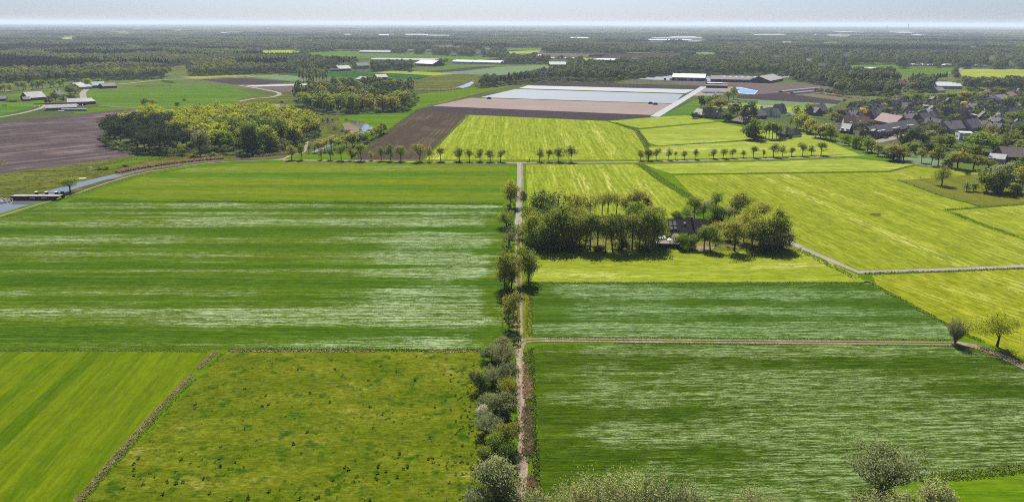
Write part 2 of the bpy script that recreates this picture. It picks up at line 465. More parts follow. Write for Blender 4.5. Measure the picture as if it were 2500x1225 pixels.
def scatter_tree(coll):
    g = bpy.data.node_groups.new('forest_scatter', 'GeometryNodeTree')
    g.interface.new_socket('Geometry', in_out='INPUT', socket_type='NodeSocketGeometry')
    g.interface.new_socket('Geometry', in_out='OUTPUT', socket_type='NodeSocketGeometry')
    n, l = g.nodes, g.links
    gi, go = n.new('NodeGroupInput'), n.new('NodeGroupOutput')
    ip = n.new('GeometryNodeInstanceOnPoints'); ci = n.new('GeometryNodeCollectionInfo')
    ci.inputs['Collection'].default_value = coll; ci.inputs['Separate Children'].default_value = True; ci.inputs['Reset Children'].default_value = True
    def na(nm, ty):
        k = n.new('GeometryNodeInputNamedAttribute'); k.data_type = ty; k.inputs['Name'].default_value = nm; return k.outputs['Attribute']
    l.new(gi.outputs[0], ip.inputs['Points']); l.new(ci.outputs[0], ip.inputs['Instance'])
    ip.inputs['Pick Instance'].default_value = True
    l.new(na('idx', 'INT'), ip.inputs['Instance Index'])
    cx = n.new('ShaderNodeCombineXYZ'); l.new(na('rot', 'FLOAT'), cx.inputs['Z'])
    l.new(cx.outputs[0], ip.inputs['Rotation']); l.new(na('scl', 'FLOAT_VECTOR'), ip.inputs['Scale'])
    l.new(ip.outputs[0], go.inputs[0])
    return g
def forest(name, pts, idx, scl, coll):
    me = bpy.data.meshes.new(name); n = len(pts)
    me.vertices.add(n); me.vertices.foreach_set('co', np.asarray(pts, dtype=np.float32).ravel())
    a = me.attributes.new('idx', 'INT', 'POINT'); a.data.foreach_set('value', np.asarray(idx, dtype=np.int32))
    a = me.attributes.new('rot', 'FLOAT', 'POINT'); a.data.foreach_set('value', rng.uniform(0, 6.28, n).astype(np.float32))
    a = me.attributes.new('scl', 'FLOAT_VECTOR', 'POINT'); a.data.foreach_set('vector', np.asarray(scl, dtype=np.float32).ravel())
    o = obj(name, me); o['kind'] = 'stuff'
    md = o.modifiers.new('scatter', 'NODES'); md.node_group = scatter_tree(coll)
    return o
# tufts of rough grass, reed, tussocks: real little fans of blades, joined as stuff
def tufts(name, pts, h, w, mat, blades=5, lean=0.5):
    n = len(pts); g = rng
    pts = np.asarray(pts, dtype=float)
    base = np.repeat(pts, blades, 0); m = len(base)
    hh = np.repeat(h * g.uniform(0.6, 1.3, n), blades) * g.uniform(0.7, 1.2, m)
    a = g.uniform(0, 6.28, m); dirv = np.stack([np.cos(a), np.sin(a), np.zeros(m)], 1)
    side = np.stack([-np.sin(a), np.cos(a), np.zeros(m)], 1)
    b0 = base + dirv * (w * 0.25); tip = base + dirv * (w * 0.5 + hh * lean * g.uniform(0.2, 1.0, m))[:, None] + np.array([0, 0, 1]) * hh[:, None]
    ww = (w * 0.5 * g.uniform(0.7, 1.3, m))[:, None]
    v = np.stack([b0 - side * ww, b0 + side * ww, tip], 1).reshape(-1, 3)
    o = obj(name, np_mesh(name, v, np.arange(3 * m).reshape(m, 3)), mat)
    o['kind'] = 'stuff'
    return o
def along(pts_px, width, step, jitter=1.0, z=0.0, gaps=0.0):
    """points scattered in a strip of WIDTH metres along a line of photograph pixels"""
    P = [at(*p) for p in pts_px]; out = []
    for a, b in zip(P, P[1:]):
        L = (b - a).length; k = max(1, int(L / step))
        t = (np.arange(k) + rng.random(k)) / k
        d = (b - a) / max(L, 1e-6); s = np.array([-d.y, d.x])
        q = np.stack([a.x + (b.x - a.x) * t, a.y + (b.y - a.y) * t], 1) + s[None] * rng.uniform(-.5, .5, k)[:, None] * width
        out.append(np.column_stack([q, np.full(k, z)]))
    out = np.concatenate(out)
    if gaps: out = out[np.sin(out[:, 0] * .21 + out[:, 1] * .13) + np.sin(out[:, 0] * .07 - out[:, 1] * .31) > -2 + 2.2 * gaps]
    return out
# ------------------------------------------------------------------ the ground, its fields, roads and water
CLEAR = []          # outlines (photograph pixels) that no scattered wood may cover
def in_poly(x, y, poly):
    x = np.asarray(x); y = np.asarray(y); c = np.zeros(x.shape, bool); n = len(poly)
    for i in range(n):
        (x0, y0), (x1, y1) = poly[i], poly[i - 1]
        if y0 == y1: continue
        c ^= ((y0 > y) != (y1 > y)) & (x < (x1 - x0) * (y - y0) / (y1 - y0) + x0)
    return c
def sheet(name, poly_px, mat, z=0.03, clear=True, kind='structure'):
    P = [at(x, y, z) for x, y in poly_px]
    tri = tessellate_polygon([[Vector((p.x, p.y, 0)) for p in P]])
    me = bpy.data.meshes.new(name)
    fs = []
    for a, b, c in tri:
        n = (P[b] - P[a]).cross(P[c] - P[a])
        fs.append((a, b, c) if n.z > 0 else (a, c, b))
    me.from_pydata([tuple(p) for p in P], [], fs); me.update()
    o = obj(name, me, mat); o['kind'] = kind
    if clear: CLEAR.append(poly_px)
    return o
def smooth_line(pts, k=6):
    out = []
    n = len(pts)
    for i in range(n - 1):
        p0, p1, p2, p3 = [Vector(pts[j]) for j in (max(i - 1, 0), i, i + 1, min(i + 2, n - 1))]
        for j in range(k):
            t = j / k
            out.append(tuple(0.5 * ((2 * p1) + (-p0 + p2) * t + (2 * p0 - 5 * p1 + 4 * p2 - p3) * t * t + (-p0 + 3 * p1 - 3 * p2 + p3) * t ** 3)))
    out.append(tuple(pts[-1]))
    return out
def ribbon(name, pts_px, width, mat, z=0.1, smooth=True, thick=0.0, kind='structure', off=0.0):
    """a road, path or bank of constant width in metres along a line of pixels"""
    q = smooth_line(pts_px) if smooth else pts_px
    P = [at(x, y, z) for x, y in q]; v = []; n = len(P)
    for i, p in enumerate(P):
        d = (P[min(i + 1, n - 1)] - P[max(i - 1, 0)]); d.z = 0; d.normalize(); s = Vector((-d.y, d.x, 0))
        wl = width[0] + (width[1] - width[0]) * i / (n - 1) if isinstance(width, tuple) else width
        for k in (-.5, .5): v.append(tuple(p + s * (wl * k + off)))
    f = [(2 * i + 1, 2 * i, 2 * i + 2, 2 * i + 3) for i in range(n - 1)]
    if thick:
        b = len(v); v += [(x, y, z - thick) for x, y, z in v]
        f += [(2 * i, b + 2 * i, b + 2 * i + 2, 2 * i + 2) for i in range(n - 1)] + [(b + 2 * i + 1, 2 * i + 1, 2 * i + 3, b + 2 * i + 3) for i in range(n - 1)]
    me = bpy.data.meshes.new(name); me.from_pydata(v, [], f); me.update()
    o = obj(name, me, mat)
    if kind: o['kind'] = kind
    return o
# ground sheet out to the horizon
t = NT('plain_ground'); v = t.coord()
c = t.mix(t.rng(t.noise(v, 1 / 420.0, 5, 0.6), 0.4, 0.6), (0.045, 0.062, 0.020), (0.085, 0.105, 0.030))
c = t.mix(t.rng(t.noise(v, 1 / 1300.0, 3, 0.6), 0.55, 0.7), c, (0.11, 0.10, 0.065))
c = t.mix(t.rng(t.noise(v, 0.5, 4, 0.7), 0.35, 0.65, 0, 0.5), c, (0.035, 0.05, 0.015))
t.col(c); t.b.inputs['Specular IOR Level'].default_value = 0.0; M_GROUND = t.m
rad = [0, 60, 400, 1500, 6000, 20000, 45000]; seg = 48
gv = [(0, 0, 0)]; gf = []
for r_ in rad[1:]:
    gv += [(r_ * math.cos(2 * math.pi * k / seg), r_ * math.sin(2 * math.pi * k / seg), 0) for k in range(seg)]
for k in range(seg): gf.append((0, 1 + k, 1 + (k + 1) % seg))
for i in range(len(rad) - 2):
    b = 1 + i * seg
    gf += [(b + k, b + seg + k, b + seg + (k + 1) % seg, b + (k + 1) % seg) for k in range(seg)]
me = bpy.data.meshes.new('ground'); me.from_pydata(gv, [], gf); me.update()
obj('ground', me, M_GROUND)['kind'] = 'structure'

A_ROW = dirang((300, 640), (1100, 640))                      # rows that run across the view
A_DEEP = dirang((1330, 480), (1318, 410))                    # rows that run away from the camera
A_DIAG = dirang((1890, 430), (2050, 495))
A_LL = dirang((19, 1215), (228, 988))
A_FR = dirang((2330, 760), (2500, 830))
YEL, YEL2, YELP = alb(156, 172, 42), alb(172, 185, 56), alb(206, 208, 108)
M_HAY = grass('hay_meadow', alb(74, 112, 12), alb(104, 130, 14), A_ROW, 1.0, 10, alb(178, 200, 150), 0.52, 0.02, 0.5, 55, 0.9, deep=.44, broken=1.0, grad=[(-80, -26, .10), (-14, -5, -.12)])  # pale streaks: backlit sheen of flattened mown grass, put into the colour
M_HAY2 = grass('hay_meadow_far', alb(86, 130, 12), alb(130, 146, 22), A_ROW, 1.4, 14, alb(146, 178, 112), 0.12, 0.02, 1.0, 90, 1.0, deep=.3)
M_MOWN = grass('mown_meadow', alb(92, 122, 6), alb(126, 146, 16), A_LL, 1.4, 5, None, 0, 0.02, 0.6, 45, 0.9, deep=.3)
M_PAST = grass('rough_pasture', alb(104, 122, 14), alb(130, 140, 30), A_ROW, 1.2, 8, alb(160, 158, 72), .1, 0.3, 0.5, 14, 0.9, blot=alb(72, 106, 12), blot_amt=0.75, deep=.4)
M_WAVE = grass('wavy_hay', alb(76, 106, 10), alb(98, 126, 18), A_ROW + 0.02, 0.8, 9, alb(160, 182, 122), 0.26, 0.045, 0.42, 26, 0.9, bump=0.4, deep=.52, broken=1.1, grad=[(8, 26, .13), (-40, 1000, -.1)])  # silvery sheen of the grass painted in as the pale tone
M_WAVE2 = grass('grey_hay', alb(74, 108, 18), alb(94, 126, 32), A_ROW, 0.9, 8, alb(156, 180, 128), 0.42, 0.025, 0.5, 40, 0.8, deep=.45, broken=1.1, grad=[(6, 26, .11), (-40, 1000, -.1)])  # pale rows stand for sheen on the grass, painted as colour
M_Y_ROW = grass('yellow_ley', YEL, YEL2, A_ROW + 0.03, 1.3, 10, YELP, 0.30, 0.05, 0.7, 40, 0.8, deep=.38)
M_Y_DEEP = grass('yellow_ley_deep', YEL, YEL2, A_DEEP, 1.8, 9, YELP, 0.35, 0.012, 1.2, 70, 0.9, deep=.42)
M_Y_DIAG = grass('yellow_ley_diag', alb(151, 165, 37), alb(169, 180, 52), A_DIAG, 1.6, 11, alb(200, 202, 96), 0.26, 0.03, 0.9, 60, 0.9, deep=.42)
M_Y_FR = grass('yellow_ley_near', alb(156, 166, 30), alb(174, 180, 46), A_FR, 1.6, 9, YELP, 0.2, 0.06, 0.8, 50, 0.9, deep=.44)
M_Y_PALE = grass('pale_ley', alb(164, 180, 56), alb(180, 193, 74), A_ROW, 2.0, 12, alb(208, 210, 120), 0.36, 0.03, 1.4, 60, 0.9, deep=.36)
M_FRESH = grass('fresh_meadow', alb(90, 134, 8), alb(120, 150, 18), A_ROW, 1.3, 9, None, 0, 0.04, 0.7, 50, 0.8, deep=.32)
M_OLIVE = grass('grazed_paddock', alb(120, 128, 38), alb(142, 142, 58), A_DIAG, 2.0, 15, None, 0, 0.1, 1.0, 20, 0.8, deep=.26)
M_GREEN = grass('far_green_meadow', alb(90, 130, 32), alb(116, 148, 42), A_ROW, 2.5, 25, None, 0, 0.02, 2.5, 90, 0.9, deep=.25)
M_DEEPG = grass('dark_cereal', alb(50, 104, 34), alb(62, 118, 42), A_ROW, 3, 20, None, 0, 0.02, 2.5, 120, 0.5, deep=.2)
M_BLUEG = grass('blue_green_crop', alb(128, 152, 108), alb(142, 162, 122), A_ROW, 3, 20, None, 0, 0.02, 2.5, 120, 0.5, deep=.2)
M_MARSH = grass('marsh', alb(92, 102, 34), alb(130, 132, 58), A_ROW + 0.1, 3.0, 12, None, 0, 0.08, 2.0, 20, 1.0, blot=alb(56, 66, 28), blot_amt=0.62, deep=.4)
M_VERGE = grass('verge', alb(104, 130, 20), alb(136, 144, 40), A_DEEP, 1.0, 4, None, 0, 0.05, 0.6, 12, 0.8, deep=.35)
M_WOODFL = grass('wood_floor', alb(108, 122, 30), alb(150, 146, 76), 0.3, 2, 5, None, 0, 0.5, 1.0, 7, 1.0, blot=alb(84, 78, 40), blot_amt=0.45, deep=.4)
M_SOIL = soil('ploughed_soil', alb(98, 86, 88), alb(168, 148, 142), dirang((60, 400), (330, 372)), 2.2, 0.62)
M_SOIL2 = soil('ploughed_soil_mid', alb(92, 80, 68), alb(128, 116, 92), dirang((980, 385), (1095, 275)), 1.8, 0.5)
M_DARK = soil('dark_soil', alb(84, 74, 78), alb(104, 94, 94), A_ROW, 3.0, 0.3)
M_BROWN = soil('brown_soil', alb(124, 110, 108), alb(146, 132, 126), A_ROW, 3.0, 0.5)
M_PINK = soil('ridged_sandy_beds', alb(182, 162, 154), alb(202, 186, 178), A_ROW, 4.0, 0.6, 80, 0.004)
M_SAND = soil('sand_track', alb(168, 150, 126), alb(204, 188, 166), A_DEEP, 0.9, 0.6, 8, 0.05)
M_PALE = soil('concrete_track', alb(186, 178, 160), alb(206, 198, 184), A_DEEP, 1.0, 0.6, 12, 0.1)
M_ASPH = soil('worn_road', alb(156, 154, 150), alb(182, 178, 172), 0.6, 1.0, 0.5, 10, 0.1)
M_YARD = soil('yard_paving', alb(176, 164, 156), alb(204, 194, 186), 0.2, 1.5, 0.5, 12, 0.2)
M_PLAST = NT('crop_film'); 
_v = M_PLAST.coord()
_n = M_PLAST.noise(M_PLAST.mapp(_v, -A_ROW, (0.004, 0.33, 1)), 1.0, 3, 0.6)
M_PLAST.col(M_PLAST.mix(M_PLAST.rng(_n, 0.35, 0.65), alb(140, 150, 158), alb(160, 168, 175)))
M_PLAST.b.inputs['Roughness'].default_value = 0.45; M_PLAST.b.inputs['Specular IOR Level'].default_value = 0.15
M_PLAST = M_PLAST.m
M_FILMW = plain('white_crop_film', alb(182, 186, 189), 0.6, 0.15, 0.06, 0.3)
def water_mat(name, c, rough=0.04):
    t = NT(name); v = t.coord()
    t.col(c); t.b.inputs['Roughness'].default_value = rough; t.b.inputs['Specular IOR Level'].default_value = 0.6
    t.b.inputs['IOR'].default_value = 1.6
    t.bump(t.noise(v, 1.2, 3, 0.6), 0.02, 0.35)
    return t.m
M_WATER = water_mat('river_water', (0.105, 0.100, 0.085))
M_POOL = water_mat('blue_lined_pond', (0.05, 0.20, 0.42), 0.12)

sheet('meadow_base', [(-420, 540), (0, 500), (200, 470), (350, 425), (470, 402), (700, 380), (1040, 380), (1160, 282), (1700, 276), (1990, 318), (2300, 405), (2640, 430), (2640, 1330), (-420, 1330)], M_FRESH, 0.012)
# --- near fields, south of the tree-lined road
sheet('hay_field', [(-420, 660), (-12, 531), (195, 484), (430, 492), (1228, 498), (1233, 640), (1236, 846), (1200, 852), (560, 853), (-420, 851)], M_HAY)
sheet('striped_field', [(200, 479), (345, 433), (460, 411), (620, 398), (760, 396), (1243, 400), (1240, 495), (430, 488), (195, 481)], M_HAY2)
sheet('mown_field', [(-420, 858), (498, 858), (520, 862), (182, 1225), (90, 1330), (-420, 1330)], M_MOWN)
sheet('rough_pasture', [(545, 860), (1170, 858), (1215, 862), (1235, 1225), (1240, 1330), (110, 1330), (200, 1225)], M_PAST)
sheet('corner_strip', [(1170, 858), (1262, 846), (1262, 1330), (1225, 1330)], M_FRESH, 0.05)
sheet('ley_field', [(1284, 402), (1555, 400), (1610, 446), (1686, 488), (1640, 545), (1290, 545)], M_Y_DEEP)
sheet('pale_ley_field', [(1572, 401), (1900, 394), (2075, 386), (2230, 402), (2170, 417), (1900, 421), (1640, 424), (1600, 412)], M_Y_PALE)
sheet('large_ley_field', [(1645, 428), (1900, 425), (2172, 421), (2232, 406), (2310, 413), (2420, 424), (2190, 441), (2300, 480), (2388, 504), (2305, 514), (2330, 523), (2480, 579), (2640, 640), (2620, 642), (2500, 646), (2098, 660), (1955, 599), (1900, 560), (1760, 520), (1700, 486)], M_Y_DIAG)
sheet('side_ley_field', [(2318, 515), (2640, 488), (2640, 636), (2484, 577)], M_Y_DIAG, 0.035)
sheet('paddock', [(2192, 441), (2420, 423), (2640, 436), (2640, 486), (2390, 503), (2300, 478)], M_OLIVE, 0.04)
sheet('right_ley_field', [(2128, 672), (2520, 654), (2640, 648), (2640, 930), (2472, 868), (2345, 806), (2140, 694)], M_Y_FR)
sheet('front_ley_field', [(1284, 545), (1640, 545), (1900, 562), (1945, 602), (2092, 670), (2112, 688), (1296, 689)], M_Y_ROW)
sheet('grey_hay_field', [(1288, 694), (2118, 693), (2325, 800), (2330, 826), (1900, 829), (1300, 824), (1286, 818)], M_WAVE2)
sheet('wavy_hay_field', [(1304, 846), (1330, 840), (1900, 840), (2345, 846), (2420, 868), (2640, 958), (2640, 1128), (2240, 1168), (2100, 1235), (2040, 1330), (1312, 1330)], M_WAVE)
sheet('corner_meadow', [(2235, 1178), (2640, 1140), (2640, 1330), (2030, 1330), (2110, 1240)], M_FRESH)
sheet('wood_floor', [(1284, 560), (1340, 545), (1460, 552), (1600, 545), (1640, 530), (1740, 535), (1860, 540), (1925, 566), (1948, 604), (1900, 614), (1600, 610), (1290, 612)], M_WOODFL, 0.06, False)
# --- north of the road
sheet('big_ley_field', [(1146, 281), (1480, 296), (1555, 319), (1575, 352), (1578, 390), (1033, 390), (1068, 357)], M_Y_DEEP)
sheet('ploughed_strip', [(1020, 268), (1140, 279), (1063, 357), (1030, 390), (862, 391), (908, 350)], M_SOIL2)
sheet('narrow_ley_field', [(1484, 296), (1592, 287), (1680, 281), (1750, 297), (1563, 313)], M_Y_PALE)
sheet('middle_ley_field', [(1560, 317), (1755, 299), (1850, 318), (1990, 318), (2000, 330), (1880, 338), (1830, 341), (1610, 356), (1586, 350)], M_Y_PALE, 0.025)
sheet('tree_row_field', [(1584, 359), (1830, 345), (1900, 339), (1985, 330), (2105, 380), (1900, 389), (1585, 391)], M_Y_PALE)
sheet('riverside_meadow', [(712, 376), (880, 372), (905, 350), (1018, 267), (1050, 255), (1228, 211), (1150, 215), (1022, 230), (985, 275), (880, 280), (826, 286), (830, 300), (925, 330), (900, 350), (860, 370), (855, 390), (700, 391)], M_FRESH, 0.02)
sheet('dark_headland', [(1018, 267), (1056, 259), (1588, 281), (1594, 286), (1482, 295), (1146, 280)], M_DARK, 0.045)
sheet('sandy_beds', [(1056, 259), (1149, 239), (1640, 254), (1618, 270), (1588, 281)], M_PINK, 0.04)
sheet('film_covered_bed', [(1172, 238), (1258, 218), (1668, 230), (1646, 253)], M_PLAST, 0.12)
sheet('white_film_bed', [(1266, 216), (1288, 209), (1696, 219), (1674, 228)], M_FILMW, 0.12)
sheet('dark_bed', [(1292, 208), (1334, 199), (1712, 210), (1698, 218)], M_DARK, 0.05)
sheet('brown_field', [(1512, 196), (1540, 192), (1830, 202), (1990, 206), (2040, 214), (1990, 226), (1905, 230), (1850, 232), (1790, 208), (1712, 209)], M_BROWN, 0.03)
sheet('dark_wedge_field', [(1800, 232), (1850, 231), (1905, 226), (2056, 247), (2044, 254), (1800, 240)], M_DARK, 0.05)
sheet('blue_green_field', [(1780, 241), (1800, 241), (2044, 255), (2020, 266), (1800, 252)], M_BLUEG, 0.035)
sheet('grey_green_field', [(1905, 228), (2000, 225), (2160, 236), (2100, 246), (2057, 246)], grass('thin_crop', alb(130, 138, 96), alb(140, 128, 112), A_ROW, 3, 16), 0.035)
sheet('village_meadow', [(1740, 252), (1800, 252), (2020, 267), (1960, 276), (1870, 272), (1740, 262)], M_Y_PALE, 0.035)
sheet('green_bank', [(1614, 284), (1722, 232), (1752, 240), (1690, 276), (1700, 282)], M_GREEN, 0.035)
# --- left side
sheet('ploughed_field', [(-420, 328), (0, 298), (190, 279), (335, 265), (300, 300), (245, 330), (262, 356), (330, 380), (0, 424), (-420, 470)], M_SOIL)
sheet('farm_meadow', [(-420, 268), (0, 248), (104, 246), (112, 254), (0, 282), (-420, 322)], M_GREEN)
sheet('back_meadow', [(0, 232), (150, 221), (190, 216), (190, 226), (60, 238), (0, 246)], M_GREEN, 0.03)
sheet('green_field', [(200, 228), (330, 216), (560, 209), (600, 226), (640, 232), (580, 243), (590, 262), (380, 262), (330, 264), (250, 258), (225, 245)], M_GREEN, 0.035)
sheet('yard_meadow', [(170, 272), (235, 262), (330, 264), (190, 278)], M_FRESH, 0.05)
sheet('hedged_meadow', [(285, 205), (400, 197), (440, 202), (440, 208), (330, 212)], M_GREEN, 0.03)
sheet('dark_field', [(487, 194), (566, 189), (720, 200), (640, 206), (570, 207)], M_DARK, 0.03)
sheet('film_strip', [(600, 209), (680, 206.5), (810, 203), (806, 206), (690, 210), (620, 212)], M_FILMW, 0.10)
sheet('brown_strip', [(575, 208), (640, 205), (812, 201), (800, 209), (770, 216), (690, 224), (628, 215)], M_BROWN, 0.03)
sheet('strip_meadow', [(590, 186), (700, 184), (745, 189), (745, 199), (720, 199)], M_BLUEG, 0.03)
sheet('road_meadow', [(440, 188), (620, 183), (600, 187), (470, 192)], M_Y_PALE, 0.03)
sheet('cereal_field', [(660, 179), (800, 176), (1000, 180), (1045, 187), (1020, 194), (900, 190), (740, 185)], M_DEEPG, 0.03)
sheet('light_ley_field', [(900, 177), (960, 172), (1120, 180), (1060, 185), (1000, 181)], M_Y_PALE, 0.04)
sheet('grass_strip', [(1010, 174), (1080, 168), (1060, 159), (1170, 159), (1240, 158), (1160, 166), (1050, 175)], M_GREEN, 0.035)
sheet('soil_strip', [(1040, 175), (1180, 162), (1215, 163), (1130, 174), (1070, 176)], M_DARK, 0.05)
sheet('pale_green_field', [(1075, 178), (1220, 164), (1330, 159), (1360, 163), (1310, 172), (1220, 184), (1110, 181)], M_BLUEG, 0.035)
sheet('wetland', [(1000, 196), (1060, 184), (1180, 184), (1160, 208), (1120, 216), (1022, 222), (1000, 214)], M_MARSH, 0.03)
sheet('marsh', [(-420, 478), (0, 426), (330, 382), (470, 372), (600, 380), (700, 376), (700, 389), (600, 393), (460, 404), (330, 430), (250, 448), (190, 470), (120, 482), (40, 484), (0, 500), (-420, 600)], M_MARSH, 0.02)
sheet('river_marsh', [(580, 262), (590, 240), (650, 232), (720, 226), (716, 255), (750, 268), (830, 282), (900, 312), (860, 350), (700, 376), (660, 385), (740, 340), (785, 325), (776, 300), (700, 272)], M_MARSH, 0.015)
sheet('marsh_bank', [(210, 418), (330, 384), (400, 377), (420, 380), (300, 402)], M_FRESH, 0.03, False)
for nm, poly, m in [
    ('far_meadow', [(640, 123), (735, 122), (730, 130), (640, 131)], M_Y_PALE),
    ('far_meadow', [(740, 128), (850, 125), (1090, 136), (1230, 141), (1180, 146), (900, 143), (760, 135)], M_GREEN),
    ('far_meadow', [(1190, 122), (1320, 117), (1330, 122), (1250, 126)], M_GREEN),
    ('far_meadow', [(1238, 124), (1320, 124), (1310, 131), (1245, 132)], M_Y_PALE),
    ('far_soil', [(1300, 128), (1480, 132), (1470, 139), (1320, 136)], M_BROWN),
    ('far_soil', [(1440, 134), (1700, 128), (1700, 134), (1560, 142), (1430, 142)], M_DARK),
    ('far_meadow', [(1380, 142), (1520, 141), (1500, 147), (1400, 147)], M_Y_PALE),
    ('far_meadow', [(1660, 128), (1760, 127), (1740, 134), (1660, 135)], M_BLUEG),
    ('far_soil', [(1055, 112), (1130, 112), (1125, 116), (1060, 116)], M_BROWN),
    ('far_meadow', [(140, 92), (185, 90), (182, 96), (140, 97)], M_Y_PALE),
    ('far_meadow', [(260, 81), (330, 81), (330, 84), (260, 84)], M_BROWN),
    ('far_meadow', [(2360, 113), (2410, 112), (2405, 118), (2365, 119)], M_BLUEG),
    ('far_meadow', [(1970, 103), (2065, 104), (2060, 107), (1970, 106)], M_GREEN),
    ('village_lea', [(2340, 168), (2540, 170), (2540, 186), (2400, 192), (2340, 184)], M_Y_PALE),
    ('village_lea', [(2180, 168), (2320, 166), (2340, 176), (2250, 184), (2190, 178)], M_GREEN),
    ('orchard_ground', [(2050, 158), (2190, 158), (2190, 166), (2060, 166)], M_GREEN),
    ('far_meadow', [(370, 172), (450, 158), (470, 162), (440, 174)], M_MARSH)]:
    sheet(nm, poly, m, 0.05)
# --- roads and paths
ribbon('sand_lane', [(1276, 1330), (1271, 1225), (1277, 1120), (1277, 1040), (1271, 960), (1270, 890), (1266, 850)], 2.1, M_SAND, 0.10)
ribbon('grass_lane', [(1266, 852), (1268, 780), (1269, 700), (1268, 620), (1267, 545)], 4.2, M_VERGE, 0.075)
ribbon('wheel_track', [(1265, 830), (1266, 740), (1266, 640), (1266, 545)], 0.7, M_SAND, 0.09, off=0.9)
ribbon('wheel_track', [(1265, 830), (1266, 740), (1266, 640), (1266, 545)], 0.7, M_SAND, 0.09, off=-0.9)
sheet('turning_place', [(1258, 530), (1274, 530), (1276, 542), (1270, 551), (1260, 550), (1255, 540)], M_PALE, 0.105, False)
ribbon('concrete_lane', [(1266, 540), (1267, 480), (1268, 430), (1268, 398)], 2.7, M_PALE, 0.10)
ribbon('lane_verge', [(1279, 545), (1277, 480), (1276, 402)], 0.7, M_SAND, 0.05)
ribbon('lane_verge', [(1279, 690), (1290, 780), (1290, 830)], 2.0, M_VERGE, 0.045)
ribbon('lane_verge', [(1291, 1330), (1289, 1140), (1287, 1000), (1283, 880), (1282, 850)], 4.5, M_VERGE, 0.05)
ribbon('field_track', [(1266, 850), (1276, 834), (1310, 829), (1400, 829), (1700, 832), (2050, 835), (2330, 838)], 1.0, M_SAND, 0.10, off=0.85)
ribbon('field_track', [(1266, 850), (1276, 834), (1310, 829), (1400, 829), (1700, 832), (2050, 835), (2330, 838)], 1.0, M_SAND, 0.10, off=-0.85)
ribbon('field_track', [(2325, 838), (2380, 844), (2440, 866), (2500, 894), (2640, 962)], 3.2, M_SAND, 0.11)
ribbon('tree_lined_road', [(690, 391), (800, 392), (1000, 395), (1268, 397), (1500, 396), (1700, 392), (1900, 387), (2050, 381), (2110, 379)], 3.4, M_PALE, 0.11)
ribbon('road_verge', [(690, 394), (1000, 398), (1268, 400), (1500, 399), (1700, 395), (1900, 390), (2060, 384)], 5.0, M_VERGE, 0.06)
ribbon('road_verge', [(690, 389), (1000, 392), (1268, 394), (1500, 393), (1700, 389), (1900, 384), (2060, 379)], 5.0, M_VERGE, 0.065)
ribbon('river_path', [(-260, 613), (0, 528), (90, 500), (190, 471), (235, 455), (330, 426.5), (420, 410.5), (500, 399.5), (560, 394.8), (620, 392.3), (690, 390.5)], 1.7, soil('gravel_path', alb(168, 162, 130), alb(192, 186, 156), .3, 1, .5, 10, .1), 0.13)
ribbon('river_path', [(668, 391), (690, 388), (712, 379), (740, 372), (748, 355), (752, 346), (790, 340), (815, 331)], 2.2, M_PALE, 0.12)
ribbon('farm_road', [(1930, 590), (1960, 606), (2030, 636), (2096, 664), (2200, 661), (2350, 656), (2640, 643)], 3.2, M_PALE, 0.12, smooth=False)
ribbon('village_street', [(1960, 318), (1985, 330), (2060, 352), (2140, 374), (2210, 393), (2290, 408), (2400, 420), (2640, 440)], 4.6, M_ASPH, 0.13)
ribbon('village_street', [(1962, 320), (1968, 312), (1975, 305), (1960, 298), (1945, 285), (1930, 275)], 4.2, M_ASPH, 0.12)
ribbon('field_access_road', [(1598, 285), (1660, 248), (1718, 212)], 9.0, M_FILMW, 0.13, smooth=False)
ribbon('field_access_road', [(1718, 214), (1770, 202), (1790, 197)], 7.0, M_YARD, 0.12, smooth=False)
ribbon('grass_bank', [(1052, 256), (1150, 231), (1260, 206), (1336, 198)], 9.0, M_OLIVE, 0.16, thick=0.3, smooth=False)
ribbon('farm_drive', [(-200, 318), (0, 286), (60, 275), (100, 264), (112, 256)], 5.0, M_PALE, 0.11)
ribbon('farm_drive', [(205, 240), (202, 228), (212, 218)], 7.0, M_PALE, 0.11)
ribbon('winding_path', [(582, 248), (620, 241), (665, 237), (682, 228), (640, 218), (585, 209)], 5.5, M_PALE, 0.11)
ribbon('avenue_road', [(-200, 232), (0, 223), (90, 217), (180, 211), (300, 205), (400, 195), (560, 191), (680, 183)], 6.0, M_PALE, 0.10)
ribbon('field_path', [(240, 258), (300, 262), (350, 264)], 3.0, M_SAND, 0.10)
ribbon('woodland_road', [(2270, 184), (2330, 177), (2350, 166)], 6.0, M_PALE, 0.10)
# --- water
sheet('river', [(-420, 640), (-420, 560), (0, 497), (40, 490), (108, 488), (112, 488), (60, 503), (0, 521)], M_WATER, 0.045)
sheet('river', [(100, 477), (120, 465), (150, 457), (195, 445), (235, 435.5), (285, 424), (330, 414.5), (380, 407), (440, 399), (500, 392.5), (560, 388.5), (620, 385), (690, 381), (690, 384), (620, 387.5), (560, 391.5), (500, 396.5), (440, 403), (420, 406), (380, 411.5), (330, 421), (285, 433), (250, 441), (200, 456), (170, 465), (150, 472)], M_WATER, 0.05)
sheet('river', [(834, 288), (858, 294), (888, 298), (910, 311), (908, 324), (880, 334), (830, 346), (786, 366), (770, 372), (760, 372), (800, 350), (868, 328), (885, 318), (868, 304)], M_WATER, 0.05)
sheet('river', [(1105, 216), (1128, 209), (1152, 199), (1158, 202), (1146, 211), (1128, 216)], M_WATER, 0.05)
sheet('pond', [(665, 259), (690, 252), (705, 258), (690, 264)], M_WATER, 0.05)
sheet('pond', [(214, 408), (224, 406), (228, 411), (218, 413)], M_WATER, 0.05)
sheet('sand_bank', [(836, 302), (852, 300), (876, 312), (878, 320), (858, 326), (842, 316)], soil('bare_sand', alb(160, 136, 122), alb(186, 166, 150), 0, 2), 0.06, False)
